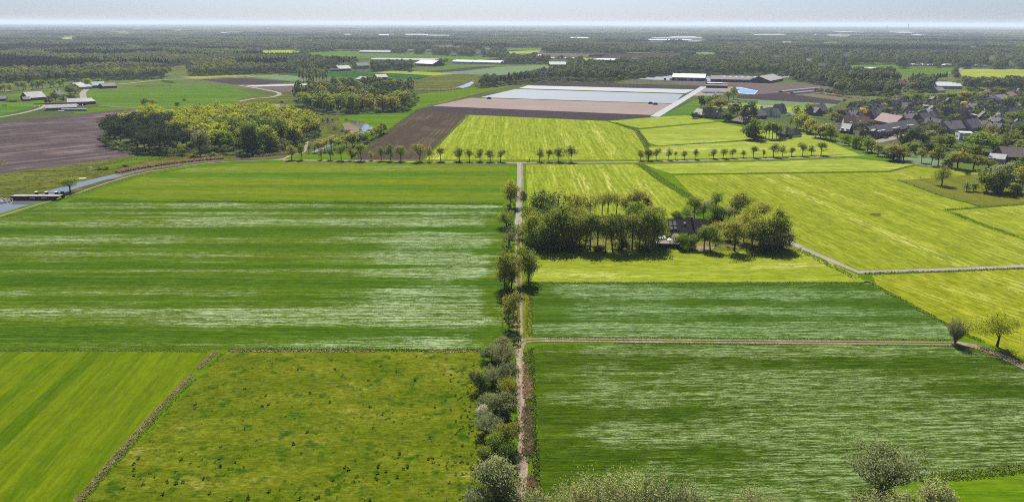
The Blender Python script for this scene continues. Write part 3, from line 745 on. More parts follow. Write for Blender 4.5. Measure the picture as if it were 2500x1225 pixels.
sheet('pond_rim', [(1796, 213), (1806, 213), (1851, 222), (1842, 231), (1804, 228)], plain('pale_liner', alb(210, 214, 214), 0.6), 0.15, False)
sheet('blue_pond', [(1799, 214.5), (1806, 214.5), (1848, 222.5), (1840, 229.5), (1806, 226.5)], M_POOL, 0.22)
# ------------------------------------------------------------------ buildings
W_BRICK = plain('brown_brick', (0.150, 0.095, 0.070), 0.9, 0.1, 0.3, 2.0)
W_RED = plain('red_brick', (0.20, 0.10, 0.075), 0.9, 0.1, 0.25, 2.0)
W_WHITE = plain('white_render', (0.62, 0.61, 0.58), 0.85, 0.2, 0.08, 0.6)
W_GREY = plain('grey_render', (0.30, 0.29, 0.28), 0.85, 0.2, 0.12, 0.6)
W_DARK = plain('dark_boarding', (0.028, 0.027, 0.030), 0.9, 0.1, 0.3, 1.5)
R_DARK = plain('anthracite_tiles', (0.125, 0.112, 0.115), 0.8, 0.25, 0.3, 1.2)
R_BLACK = plain('black_thatch', (0.050, 0.044, 0.046), 0.95, 0.1, 0.3, 1.2)
R_BROWN = plain('brown_tiles', (0.105, 0.080, 0.072), 0.85, 0.2, 0.3, 1.2)
R_RED = plain('red_tiles', (0.19, 0.105, 0.088), 0.85, 0.2, 0.25, 1.0)
R_PINK = plain('faded_pink_tiles', (0.26, 0.19, 0.175), 0.85, 0.2, 0.2, 0.8)
R_GREY = plain('grey_sheet_roof', (0.20, 0.19, 0.185), 0.7, 0.3, 0.15, 0.5)
R_PALE = plain('pale_sheet_roof', (0.27, 0.265, 0.26), 0.7, 0.1, 0.1, 0.4)
R_WHITE = plain('white_sheet_roof', (0.42, 0.42, 0.42), 0.6, 0.15, 0.05, 0.3)
FRAME = plain('white_window_frame', (0.66, 0.66, 0.64), 0.6, 0.3, 0.05)
GLASS = plain('window_glass', (0.035, 0.042, 0.05), 0.12, 0.6, 0.1)
PANEL = plain('light_panel', (0.38, 0.39, 0.40), 0.5, 0.2, 0.05)
CONC = plain('concrete', (0.40, 0.385, 0.36), 0.9, 0.15, 0.15, 1.0)
WHITE = plain('white_paint', (0.78, 0.78, 0.77), 0.5, 0.4, 0.04)
def window_at(root, x, z, w, h, side, half, pane=True, name='window'):
    """a window with its frame and pane on wall SIDE: -y, +y, -x or +x"""
    f, p = MB(), MB(); t = 0.06
    def bx(m, a0, a1, z0, z1, d0, d1):
        if side == '-y': m.box(a0, a1, -half - d1, -half - d0, z0, z1)
        elif side == '+y': m.box(a0, a1, half + d0, half + d1, z0, z1)
        elif side == '-x': m.box(-half - d1, -half - d0, a0, a1, z0, z1)
        else: m.box(half + d0, half + d1, a0, a1, z0, z1)
    bx(f, x - w / 2, x + w / 2, z, z + 0.1, -.02, t); bx(f, x - w / 2, x + w / 2, z + h - .1, z + h, -.02, t)
    for a in (x - w / 2, x - .04, x + w / 2 - .1): bx(f, a, a + (.1 if abs(a - x) > .05 else .08), z + .1, z + h - .1, -.02, t)
    fr = f.build(name, FRAME, root)
    bx(p, x - w / 2 + .1, x + w / 2 - .1, z + .1, z + h - .1, -.01, .03)
    p.build('pane', GLASS, fr)
    return fr
def house(name, L, D, eave, ridge, wall, roof, over=0.35, hip=0.0, chimney=True, wins=2, doors=1, skylights=(), dormers=(), gable_win=True, th=0.22):
    """long axis along x, front towards -y; returns the root Empty with its parts"""
    e = empty(name)
    hl, hd = L / 2, D / 2
    m = MB()
    if hip: m.box(-hl, hl, -hd, hd, -.2, eave)
    else:
        pr = [(-hd, -.2), (hd, -.2), (hd, eave), (0, ridge - .05), (-hd, eave)]
        m.add([(-hl, y, z) for y, z in pr] + [(hl, y, z) for y, z in pr], [(4, 3, 2, 1, 0), (5, 6, 7, 8, 9)] + [(i, (i + 1) % 5, 5 + (i + 1) % 5, 5 + i) for i in range(5)])
    m.build('wall', wall, e)
    sl = (ridge - eave) / hd
    ez = eave - sl * over; r = MB(); X = hl + (over if hip else over * .7); y0 = hd + over
    if hip:
        k = hl - hip * hd
        b = [(-X, -y0, ez), (X, -y0, ez), (X, y0, ez), (-X, y0, ez), (-k, 0, ridge), (k, 0, ridge)]
        u = [(x, y, z - th) for x, y, z in b]
        r.add(b + u, [(0, 1, 5, 4), (2, 3, 4, 5), (1, 2, 5), (3, 0, 4), (7, 6, 10, 11), (9, 8, 11, 10), (8, 7, 11), (6, 9, 10), (6, 7, 1, 0), (7, 8, 2, 1), (8, 9, 3, 2), (9, 6, 0, 3)])
    else:
        c = [(-y0, ez), (0, ridge), (y0, ez), (y0, ez + th), (0, ridge + th * 1.1), (-y0, ez + th)]
        r.add([(-X, y, z) for y, z in c] + [(X, y, z) for y, z in c],
              [(0, 1, 4, 5), (1, 2, 3, 4), (11, 10, 7, 6), (10, 9, 8, 7), (0, 6, 7, 1), (1, 7, 8, 2), (2, 8, 9, 3), (3, 9, 10, 4), (4, 10, 11, 5), (5, 11, 6, 0)])
    ro = r.build('roof', roof, e)
    if chimney:
        cx = hl * .55 if not hip else hl * .2
        c = MB(); c.box(cx - .4, cx + .4, -.35, .35, ridge - .6, ridge + 1.0); c.box(cx - .48, cx + .48, -.43, .43, ridge + 1.0, ridge + 1.12)
        c.build('chimney', W_BRICK, ro)
    for x, f0, w, h2, mt in skylights:      # on the front slope: x, share of the slope from the eave, width, length
        q = MB(); n = math.hypot(1, sl)
        for off, th2 in ((0, .10),):
            ya, yb = -hd + f0 * hd, -hd + f0 * hd + h2 / n
            za, zb = ridge + sl * ya, ridge + sl * yb
            q.hexa([(x - w / 2, ya, za), (x + w / 2, ya, za), (x + w / 2, yb, zb), (x - w / 2, yb, zb)] + [(a, b - .2 * sl / n, z + th + .2 / n) for a, b, z in ((x - w / 2, ya, za), (x + w / 2, ya, za), (x + w / 2, yb, zb), (x - w / 2, yb, zb))])
        q.build('skylight', mt, ro)
    for x in dormers:
        d = MB(); zf = eave + .25; d.box(x - .9, x + .9, -hd + .35, -hd + (1.9 + .25) / max(sl, .3), zf, zf + 1.55)
        do = d.build('dormer', FRAME, e)
        g = MB(); g.box(x - .7, x + .7, -hd + .30, -hd + .36, zf + .3, zf + 1.3); g.build('pane', GLASS, do)
    for i in range(wins):
        x = -hl + L * (i + .5 + (.0 if doors == 0 else .12)) / (wins + (.6 if doors else 0))
        if eave > 2.0: window_at(e, x, min(.9, eave - 1.5), 1.3, 1.25, '-y', hd)
    if doors and eave > 2.15:
        d = MB(); x = hl - 1.2; d.box(x - .5, x + .5, -hd - .05, -hd + .02, 0, 2.05); do = d.build('door', W_DARK, e)
        k = MB(); k.box(x + .32, x + .38, -hd - .11, -hd - .05, 1.0, 1.1); k.build('handle', FRAME, do)
    if gable_win and not hip and D > 5:
        for s in ('-x', '+x'): window_at(e, 0, eave + .2, 1.1, 1.2, s, hl)
    return e
def facing(e, a, b, D, L=None):
    """put root E so that its front wall runs from pixel a to pixel b"""
    p, q = at(*a), at(*b)
    d = (q - p).normalized(); n = Vector((-d.y, d.x, 0))
    e.location = (p + q) / 2 + n * (D / 2); e.rotation_euler = (0, 0, math.atan2(d.y, d.x))
def keep(x0, y0, x1, y1): CLEAR.append([(x0, y0), (x1, y0), (x1, y1), (x0, y1)])
def barn(label, a, b, D, eave, ridge, wall, roof, name='barn', cat='barn', group=None, clear=True, **kw):
    L = (at(*b) - at(*a)).length
    kw.setdefault('chimney', False); kw.setdefault('wins', 0); kw.setdefault('doors', 0); kw.setdefault('gable_win', False)
    e = house(name, L, D, eave, ridge, wall, roof, **kw)
    facing(e, a, b, D); tag(e, label, cat, group)
    if clear:
        k = px_of((e.location.x, e.location.y, ridge))
        keep(min(a[0], b[0]) - 2, k[1] - 2, max(a[0], b[0]) + 2, max(a[1], b[1]) + 1)
    return e
def bays(label, a, b, D, n, eave, ridge, group=None, roof=R_WHITE, name='greenhouse', cat='greenhouse', clear=True):
    """a multi-bay glasshouse: ridges running along the view's width, one roof part to a bay"""
    L = (at(*b) - at(*a)).length; e = empty(name); w = D / n
    m = MB(); m.box(-L / 2, L / 2, -D / 2, D / 2, -.1, eave); m.build('wall', PANEL, e)
    for i in range(n):
        y = -D / 2 + w * i; r = MB()
        c = [(y + .02, eave + .01), (y + w - .02, eave + .01), (y + w / 2, ridge)]
        r.add([(-L / 2, yy, z) for yy, z in c] + [(L / 2, yy, z) for yy, z in c], [(2, 1, 0), (3, 4, 5), (0, 1, 4, 3), (1, 2, 5, 4), (2, 0, 3, 5)])
        r.build('roof', roof, e)
    facing(e, a, b, D); tag(e, label, cat, group)
    if clear: keep(min(a[0], b[0]) - 2, px_of((e.location.x, e.location.y + D / 2, ridge))[1] - 1, max(a[0], b[0]) + 2, max(a[1], b[1]) - (.8 if a[1] < 130 else 2.5))
    return e

# --- the farmhouse in the wood by the lane
SK = plain('roof_window_blind', (0.24, 0.215, 0.185), 0.5, 0.3, 0.1)
hs = house('farmhouse', 16.6, 9.6, 2.0, 6.4, W_BRICK, R_BLACK, over=0.5, chimney=True, wins=3, doors=1,
           skylights=[(-4.6, .50, 1.25, 2.1, SK), (-2.9, .50, 1.25, 2.1, SK), (-4.6, .22, 1.15, 1.3, SK), (-2.9, .22, 1.15, 1.3, SK), (1.3, .62, .8, .9, PANEL)])
facing(hs, (1619, 579), (1713, 579), 9.6)
tag(hs, 'farmhouse with a long black roof and roof windows among the trees beside the lane', 'house')
sheet('terrace', [(1596, 596), (1606, 575), (1618, 578), (1660, 580), (1662, 598), (1636, 601)], M_YARD, 0.10, False)
sheet('drive_patch', [(1690, 606), (1705, 600), (1745, 602), (1740, 608), (1700, 612)], M_SAND, 0.09, False)
cf = empty('glass_frame', at(1616, 584), 0.12, 'low slanted glass frame with white bars on the terrace of the farmhouse', 'cold frame')
m = MB(); m.box(-1.6, 1.6, -1.1, 1.1, 0, .5); m.build('base', CONC, cf)
for i in range(3):
    for j in range(2):
        m = MB(); x0 = -1.55 + i * 1.05; y0, y1 = (-1.1 + j * 1.1, -.04 + j * 1.1)
        z = lambda y: .62 + (y + 1.1) * .32
        m.hexa([(x0, y0, z(y0) - .06), (x0 + .98, y0, z(y0) - .06), (x0 + .98, y1, z(y1) - .06), (x0, y1, z(y1) - .06), (x0, y0, z(y0)), (x0 + .98, y0, z(y0)), (x0 + .98, y1, z(y1)), (x0, y1, z(y1))])
        m.build('pane', PANEL, cf)
gf_ = empty('garden_fence', at(1627, 605), dirang((1595, 604), (1662, 606)), 'dark board fence between the farmhouse terrace and the mown field', 'fence')
Lf = (at(1662, 606) - at(1595, 604)).length; nb = 8
for i in range(nb):
    m = MB(); x = -Lf / 2 + Lf * i / nb; m.box(x + .06, x + Lf / nb - .06, -.03, .03, .08, 1.75); m.build('board_panel', W_DARK, gf_)
    m = MB(); m.box(x - .05, x + .05, -.07, .07, 0, 1.85); m.build('post', W_DARK, gf_)
for i, (x, y, lb) in enumerate([(1630, 585, 'white sun lounger on the farmhouse terrace, the one nearer the house wall'), (1633, 588, 'white sun lounger on the farmhouse terrace, the one nearer the shrubs')]):
    e = empty('sun_lounger', at(x, y), 0.4, lb, 'sun lounger', 'loungers on the farmhouse terrace')
    m = MB(); m.box(-.9, .5, -.35, .35, .3, .38); m.build('seat', WHITE, e)
    m = MB(); m.hexa([(.5, -.35, .3), (1.0, -.35, .62), (1.0, .35, .62), (.5, .35, .3), (.5, -.35, .38), (.97, -.35, .7), (.97, .35, .7), (.5, .35, .38)]); m.build('backrest', WHITE, e)
    for sx in (-.8, .7):
        for sy in (-.3, .3):
            m = MB(); m.box(sx - .03, sx + .03, sy - .03, sy + .03, .03, .3); m.build('leg', WHITE, e)

# --- farms on the left
SKL = plain('roof_light', (0.60, 0.60, 0.57), 0.5, 0.3, 0.05)
fb = barn('long grey-roofed barn with a row of roof lights, beside the ploughed field', (112, 271), (188, 268), 17, 2.6, 6.0, W_RED, R_GREY, skylights=[(-23 + i * 4.2, .42, .9, .9, SKL) for i in range(11)])
m = MB(); m.box(-24, 24, -.9, .9, 5.9, 6.9); m.build('ridge_vent', R_DARK, fb)
barn('grey barn with an open dark gable standing behind the barn with roof lights', (166, 259), (210, 257), 22, 3.2, 6.6, W_DARK, R_GREY)
barn('low grey barn joined to the back of the open-gabled barn', (208, 256), (234, 254), 18, 3.0, 5.8, W_DARK, R_GREY)
barn('large weathered grey barn by the pond hedge of the western farm', (70, 246), (114, 243), 24, 2.8, 8.5, W_DARK, R_GREY)
barn('small dark lean-to shed before the weathered grey barn', (58, 248), (76, 247), 9, 2.2, 4.6, W_DARK, R_DARK, name='shed', cat='shed')
barn('dark shed at the very edge of the horse meadow', (-12, 248), (16, 247), 10, 2.6, 4.8, W_DARK, R_DARK, name='shed', cat='shed')
house_w = house('farmhouse', 12, 9, 3, 8, W_BRICK, R_DARK, hip=.6, wins=3); facing(house_w, (142, 238), (158, 236), 9); tag(house_w, 'hipped dark-roofed farmhouse half hidden by garden trees of the western farm', 'house'); keep(138, 222, 162, 240)
for i, (a, b, D, e_, r_, wl, rf, lb) in enumerate([
    ((190, 216), (212, 214), 18, 3, 6.5, W_DARK, R_GREY, 'broad grey farm shed with two bays at the edge of the pine wood'),
    ((196, 219), (226, 217), 14, 3, 5.2, W_GREY, R_PALE, 'pale flat-roofed farm shed before the two-bay shed'),
    ((226, 216), (256, 215), 16, 3.6, 8, W_DARK, plain('turquoise_roof', (0.16, 0.24, 0.25), .6, .3, .1), 'farm shed with a turquoise-edged roof'),
    ((252, 217), (286, 215), 16, 3, 6.5, W_DARK, R_DARK, 'dark farmhouse range at the end of the pine-wood farm')]):
    barn(lb, a, b, D, e_, r_, wl, rf)
# slurry bags and bales beside the long barn
sb = empty('covered_clamp', at(182, 271), 0.03, 'long low silage clamp under grey sheeting beside the barn with roof lights', 'silage clamp')
m = MB(); m.tube([(-13, 0, .1), (-12, 0, .7), (12, 0, .7), (13, 0, .1)], [.3, 1.9, 1.9, .3], 8); m.build('cover', R_PALE, sb)
for i, x in enumerate((146, 153)):
    e = empty('feed_silo', at(x, 273), 0, '%s white bag of feed lying in the grass by the long barn' % ('first' if i == 0 else 'second'), 'feed bag', 'white bags by the long barn')
    m = MB(); m.tube([(-1.5, 0, .6), (1.5, 0, .6)], [.7, .7], 8); m.build('cover', WHITE, e)
# --- farms and sheds in the middle distance
barn('grey-roofed barn on the green cereal field, beside the tall poplars', (828, 174), (858, 173), 26, 4, 9, W_DARK, R_PALE)
barn('low black shed against the grey-roofed barn by the poplars', (806, 175), (828, 175), 16, 3, 5, W_DARK, R_BLACK, name='shed', cat='shed')
barn('white-fronted farmhouse hidden in the orchard behind the cereal field', (874, 169), (902, 168), 16, 6, 11, W_GREY, R_DARK, name='farmhouse', cat='house', wins=3)
barn('pale silver barn among the bushes behind the mixed wood', (922, 196), (948, 195), 20, 4, 8, W_DARK, R_PALE)
barn('blue-grey barn next to the pale silver barn behind the mixed wood', (868, 198), (893, 200), 20, 3, 6.5, W_GREY, R_GREY)
barn('big barn with a white sheet roof at the head of the grass strip', (1013, 161), (1056, 163), 38, 5, 11, W_DARK, R_WHITE)
bays('row of joined white sheds along the tree belt, the western half', (1104, 155), (1152, 156), 30, 2, 4, 7)
bays('row of joined white sheds along the tree belt, the eastern half', (1153, 156), (1222, 158), 30, 2, 4, 7.5)
bays('long glasshouse behind the round trees', (905, 149), (1062, 151), 40, 3, 3.5, 5.5, roof=R_PALE)
bays('white glasshouse on the far lea behind a dark hedge', (876, 130), (952, 131), 40, 2, 4, 7, roof=R_PALE)
bays('long white glasshouse north of the tree belt', (1246, 139), (1324, 139), 24, 2, 3, 4.5)
bays('small white glasshouse before the dark far field', (1455, 150), (1500, 151), 24, 2, 4, 6)
bays('low glasshouse beside the pale far strip', (1340, 144), (1400, 145), 24, 2, 2.5, 3.5, roof=R_PALE)
barn('dark twin-gabled farmhouse in front of the blue-green field', (1342, 163), (1382, 163), 30, 4, 9, W_DARK, R_GREY, name='farmhouse', cat='house')
# --- the growers' yard beside the film-covered beds
wb = barn('large shed with a bright white roof at the growers\' yard', (1640, 197), (1721, 199), 34, 5, 10, W_DARK, R_WHITE)
for i in range(9):
    m = MB(); x = -36 + i * 9; m.box(x - 1.8, x + 1.8, -17.15, -17.0, 0, 3.4); m.build('door', PANEL if i % 3 else W_DARK, wb)
barn('long black-walled barn with grey roof lights east of the white-roofed shed', (1735, 200), (1834, 202), 30, 4, 8.5, W_DARK, R_DARK, skylights=[(-10 + i * 9, .5, 3.4, 6, R_GREY) for i in range(6)])
barn('grey barn with a pale ridge band and trees on its gable', (1880, 204), (1912, 197), 34, 3.5, 9.5, W_DARK, R_GREY)
sheet('film_yard', [(1555, 192), (1640, 184), (1930, 182), (1925, 190), (1840, 196), (1726, 199), (1600, 196)], M_PLAST, 0.06)
e0 = None
for i in range(5):
    e = empty('panel_rack', at(1723 + i * 9.5, 227), 0.30, '%s tilted dark panel rack in the growers\' yard, counted from the white road' % NUM[i + 1], 'panel rack', 'panel racks in the growers\' yard')
    m = MB(); m.hexa([(-2.4, -9, .8), (2.4, -9, .8), (2.4, 9, 1.6), (-2.4, 9, 1.6), (-2.4, -9, 1.0), (2.4, -9, 1.0), (2.4, 9, 1.8), (-2.4, 9, 1.8)]); m.build('panel', plain('dark_glass_panel', (0.03, 0.035, 0.045), .2, .6, .1), e)
    for y in (-8, 0, 8):
        m = MB(); m.box(-.15, .15, y - .15, y + .15, 0, 1.0 + (y + 9) * .04); m.build('leg', CONC, e)
barn('flat dark shed at the back of the growers\' yard', (1724, 215), (1776, 216), 12, 3.4, 4.2, W_DARK, R_DARK, name='shed', cat='shed')
barn('small dark store behind the flat shed of the growers\' yard', (1728, 209), (1764, 209), 10, 3.0, 3.8, W_DARK, PANEL, name='shed', cat='shed')
sheet('yard', [(1690, 234), (1720, 214), (1790, 212), (1785, 222), (1760, 234)], M_YARD, 0.07)
for i, (x, y) in enumerate([(1588, 254), (1600, 256), (1194, 242)]):
    e = empty('earth_heap', at(x, y), .3, ['dark soil heap on the sandy beds, western of the pair by the white road', 'dark soil heap on the sandy beds, eastern of the pair by the white road', 'dark heap of soil on the sandy beds near the grass bank'][i], 'soil heap', 'soil heaps on the sandy beds')
    m = MB(); m.tube([(-3, 0, 0), (-1, .3, .8), (1.4, -.2, .7), (3, 0, 0)], [.4, 1.6, 1.5, .3], 9); m.build('mound', M_DARK, e)
for i, (a, b) in enumerate([((1906, 226), (2000, 217)), ((1934, 230), (2002, 224))]):
    e = empty('poly_tunnel', (at(*a) + at(*b)) / 2, dirang(a, b), 'white plastic tunnel along the dark field, the %s one' % ('longer back' if i == 0 else 'shorter front'), 'tunnel', 'plastic tunnels by the dark field')
    L = (at(*b) - at(*a)).length; w = 3.2
    ns = 9; m = MB(); ring = [(math.cos(math.pi * k / (ns - 1)) * w, math.sin(math.pi * k / (ns - 1)) * 2.4) for k in range(ns)]
    m.add([(-L / 2, y, z) for y, z in ring] + [(L / 2, y, z) for y, z in ring], [(k, k + 1, ns + k + 1, ns + k) for k in range(ns - 1)] + [list(range(ns))[::-1], list(range(ns, 2 * ns))]); m.build('cover', M_FILMW, e)
    for k in range(1, 7):
        x = -L / 2 + L * k / 7; m = MB(); m.tube([(x, y * 1.01, z * 1.01) for y, z in ring], [.08] * ns, 4); m.build('hoop', CONC, e)
# --- hamlet between the beds and the village
for a, b, D, e_, r_, wl, rf, nm, ct, kw, lb in [
    ((1690, 286), (1716, 289), 13, 3, 7.5, W_DARK, R_GREY, 'barn', 'barn', {}, 'grey-roofed barn at the western tip of the hamlet'),
    ((1714, 289), (1742, 290), 13, 2.6, 9, W_BRICK, R_BLACK, 'farmhouse', 'house', dict(chimney=True, wins=3), 'black-thatched farmhouse at the western end of the hamlet'),
    ((1738, 291), (1766, 291), 12, 2.8, 8.2, W_BRICK, R_BLACK, 'farmhouse', 'house', dict(chimney=True, wins=3, skylights=[(0, .5, 1.6, 2, PANEL)]), 'black-roofed house with a pale roof window joined to the thatched farmhouse'),
    ((1784, 300), (1822, 306), 14, 2.4, 6.2, W_DARK, R_BROWN, 'barn', 'barn', dict(hip=.5), 'low brown-roofed barn at the corner of the ley field'),
    ((1826, 292), (1872, 290), 13, 3, 7.5, W_BRICK, R_BROWN, 'barn', 'barn', {}, 'long brown-tiled barn behind the giant lime'),
    ((1878, 286), (1892, 285), 10, 3.2, 8.2, W_WHITE, R_DARK, 'house', 'house', dict(wins=2), 'white-gabled house, the western of the pair in the hamlet'),
    ((1892, 287), (1906, 286), 10, 3.2, 7.8, W_WHITE, R_DARK, 'house', 'house', dict(wins=2), 'white-gabled house, the eastern of the pair in the hamlet'),
    ((1898, 278), (1920, 277), 10, 3.2, 8.8, W_GREY, R_DARK, 'house', 'house', dict(wins=2, chimney=True), 'grey house with a dark roof behind the white-gabled pair'),
    ((1864, 272), (1878, 272), 10, 2.8, 5.4, W_GREY, R_GREY, 'house', 'house', {}, 'low pale bungalow on the edge of the yellow meadow behind the hamlet'),
    ((1916, 334), (1938, 333), 11, 2.4, 7.6, W_DARK, R_DARK, 'farmhouse', 'house', dict(wins=3, hip=.6), 'grey-thatched farmhouse behind the dark hedge by the street'),
    ((1938, 336), (1957, 335), 9, 2.4, 6.6, W_WHITE, R_BLACK, 'barn', 'barn', dict(hip=.6), 'black-roofed annexe with a white fascia by the street hedge'),
    ((1965, 280), (1990, 283), 11, 3, 7.5, W_BRICK, R_DARK, 'house', 'house', dict(wins=2), 'dark house under the round tree at the edge of the blue-green crop'),
    ((1990, 282), (2022, 276), 11, 3, 9, W_BRICK, R_DARK, 'house', 'house', dict(wins=3, chimney=True), 'tall dark-roofed house next to the bronze trees')]:
    barn(lb, a, b, D, e_, r_, wl, rf, nm, ct, **kw)
# --- the village's larger, recognisable buildings
for a, b, D, e_, r_, wl, rf, nm, ct, kw, lb in [
    ((2059, 313), (2088, 314), 12, 3.4, 9.5, W_WHITE, R_RED, 'house', 'house', dict(wins=2, dormers=(1,)), 'white-walled house with a faded red roof, the western of the red-roofed pair'),
    ((2094, 311), (2128, 310), 11, 3.2, 8, W_WHITE, R_RED, 'house', 'house', dict(wins=3, dormers=(-4,)), 'white-walled house with a red roof and a dark dormer, beside the pink-roofed hall'),
    ((2133, 302), (2182, 312), 14, 3.2, 9.5, W_BRICK, R_PINK, 'hall', 'hall', dict(wins=6), 'long hall with a faded pink tiled roof above the village terrace'),
    ((2050, 326), (2071, 328), 11, 2.6, 7.6, W_DARK, R_WHITE, 'house', 'house', dict(dormers=(-2, 2)), 'white-roofed house with two black dormer openings by the street'),
    ((2108, 337), (2130, 339), 12, 6, 6.6, W_BRICK, R_GREY, 'house', 'house', dict(wins=2), 'flat-roofed corner house at the street end of the terrace'),
    ((2130, 339), (2172, 332), 11, 3.6, 8.6, W_BRICK, R_DARK, 'terraced_house', 'house', dict(wins=6, dormers=(-7, -4, -1, 2, 5)), 'brick terrace with a dark roof and white dormers, nearest the street'),
    ((2172, 331), (2206, 325), 11, 3.6, 8.6, W_BRICK, R_DARK, 'terraced_house', 'house', dict(wins=5, dormers=(-5, -2, 1, 4)), 'brick terrace with a dark roof and white dormers, the middle one'),
    ((2206, 324), (2244, 318), 11, 3.6, 8.6, W_BRICK, R_DARK, 'terraced_house', 'house', dict(wins=5, dormers=(-6, -3, 0, 3)), 'brick terrace with a dark roof and white dormers, farthest from the street'),
    ((2318, 327), (2339, 325), 14, 3.6, 9, W_GREY, R_DARK, 'house', 'house', dict(wins=2, chimney=True), 'grey house with steep twin gables, the western gable'),
    ((2340, 325), (2360, 323), 14, 3.6, 9, W_GREY, R_DARK, 'house', 'house', dict(wins=2), 'grey house with steep twin gables, the eastern gable'),
    ((2341, 342), (2372, 343), 10, 5.5, 6.1, W_WHITE, R_WHITE, 'house', 'house', dict(wins=3), 'white modern flat-roofed villa at the edge of the village green'),
    ((2372, 324), (2398, 318), 12, 3.4, 9.5, W_GREY, R_DARK, 'house', 'house', dict(wins=2), 'grey gabled house beside the copper-tinted oak'),
    ((2256, 304), (2290, 300), 12, 3.2, 9, W_BRICK, R_DARK, 'house', 'house', dict(wins=3, chimney=True), 'broad dark-roofed house behind the far end of the terrace'),
    ((2258, 287), (2280, 287), 10, 3, 6.5, W_DARK, R_PALE, 'house', 'house', {}, 'small house with a pale sheet roof among dark roofs'),
    ((2200, 271), (2222, 272), 10, 3.2, 8.2, W_DARK, R_GREY, 'house', 'house', dict(dormers=(0,)), 'house with a light grey roof ridge and box dormer in the middle of the village'),
    ((2442, 258), (2466, 255), 16, 7, 10.5, W_WHITE, R_DARK, 'villa', 'house', dict(wins=4, chimney=True), 'large white villa rising above the back of the village'),
    ((2466, 244), (2482, 240), 12, 4, 8, W_GREY, R_RED, 'house', 'house', {}, 'house with an orange-red roof behind the white villa'),
    ((2196, 212), (2216, 212), 13, 3.4, 9, W_DARK, R_RED, 'house', 'house', dict(chimney=True), 'lone red-roofed house in the wood behind the village'),
    ((2450, 396), (2560, 399), 18, 3.4, 8.5, W_DARK, R_BROWN, 'barn', 'barn', {}, 'big brown-roofed barn at the right edge among trees'),
    ((2410, 398), (2450, 402), 14, 3.2, 5.4, W_GREY, R_PALE, 'shed', 'shed', {}, 'pale-roofed shed in front of the big brown-roofed barn'),
    ((2430, 473), (2448, 474), 9, 2.4, 5.6, W_DARK, R_BLACK, 'shed', 'shed', {}, 'small black stable beside the willows of the paddock'),
    ((2290, 228), (2308, 227), 12, 3, 7, W_GREY, R_GREY, 'house', 'house', {}, 'grey house before the white glasshouse at the back of the village')]:
    barn(lb, a, b, D, e_, r_, wl, rf, nm, ct, **kw)
bays('long white glasshouse in the trees behind the village', (2284, 217), (2348, 218), 46, 3, 4, 7)
# --- the many dark-roofed houses of the village, in rows
VPROT = []
for i, (L, D, ev, rg, wl, rf, kw) in enumerate([
    (10, 9, 3.0, 8.6, W_BRICK, R_DARK, dict(wins=2)), (12, 9, 3.2, 8.2, W_BRICK, R_DARK, dict(wins=3, dormers=(-2, 2))),
    (9, 10, 3.0, 9.0, W_RED, R_DARK, dict(wins=2, skylights=[(1, .5, 1, 1.3, PANEL)])), (14, 9, 3.0, 8.0, W_GREY, R_DARK, dict(wins=3, dormers=(0,))),
    (11, 9, 2.8, 7.6, W_BRICK, R_BROWN, dict(wins=2)), (10, 8, 3.0, 7.8, W_WHITE, R_DARK, dict(wins=2)), (8, 7, 2.5, 3.1, W_GREY, R_PALE, dict(wins=1, chimney=False, gable_win=False))]):
    e = house('village_house', L, D, ev, rg, wl, rf, **kw); VPROT.append([e, kid_map(e), False])
VDESC = ['dark-roofed brick house', 'two-dormered brick house', 'red-brick house', 'long grey single-dormered house',
         'brown-tiled brick house', 'white dark-roofed house', 'flat pale-roofed garage']
vrows = [('row just behind the terraces', [(2070, 300), (2150, 283), (2255, 283)]), ('second row behind the terraces', [(2060, 290), (2160, 272), (2300, 276)]),
         ('row under the golden trees', [(2075, 276), (2200, 262), (2330, 266)]), ('row before the limes', [(2200, 252), (2290, 253), (2420, 258)]),
         ('row behind the twin gables', [(2272, 312), (2330, 306), (2420, 306)]), ('middle row', [(2290, 293), (2360, 291), (2520, 296)]),
         ('row of white vans', [(2300, 283), (2400, 279), (2540, 284)]), ('row below the villa', [(2310, 270), (2400, 267), (2540, 270)]),
         ('row under the oaks', [(2420, 322), (2470, 318), (2560, 322)]), ('row of the right-hand roofs', [(2420, 262), (2480, 258), (2570, 262)]), ('row before the brown barn', [(2440, 302), (2500, 290), (2570, 290)]), ('back row beside the villa', [(2380, 250), (2430, 247), (2440, 246)]), ('farthest row', [(2400, 232), (2470, 229), (2560, 232)]),
         ('row beside the copper trees', [(2080, 268), (2200, 256), (2300, 259)]), ('pale-roof row', [(2200, 298), (2290, 286), (2400, 286)]), ('row nearest the big oaks', [(2400, 312), (2440, 310), (2530, 314)])]
NV = 0
for ri, (rn, line) in enumerate(vrows):
    P = [at(*p) for p in line]; k = 0; carry = 0.0
    for a, b in zip(P, P[1:]):
        L = (b - a).length; s = carry
        while s < L:
            p = a.lerp(b, s / L); vi = random.choices(range(7), (5, 4, 4, 3, 2, 1.2, 1.6))[0]
            k += 1; NV += 1
            pe, km, used = VPROT[vi]
            e = pe if not used else copy_tree(pe, km)
            VPROT[vi][2] = True
            e.location = (p.x + random.uniform(-3, 3), p.y + random.uniform(-3.5, 3.5), 0)
            e.rotation_euler = (0, 0, math.atan2((b - a).y, (b - a).x) + random.choice((0, 0, 0, math.pi / 2)) + random.uniform(-.12, .12))
            z = random.uniform(.74, .98); e.scale = (z, z, z)
            tag(e, '%s, %s from the street in the %s' % (VDESC[vi], NUM[k], rn), 'house', 'houses of the village')
            s += random.uniform(11.5, 18)
        carry = s - L
sheet('village_ground', [(2030, 300), (2070, 272), (2200, 250), (2420, 226), (2640, 228), (2640, 330), (2400, 330), (2300, 345), (2180, 350), (2060, 330)], soil('village_yards', alb(96, 98, 70), alb(150, 142, 130), 0.4, 5, 0.5, 14, 0.3), 0.025, True)
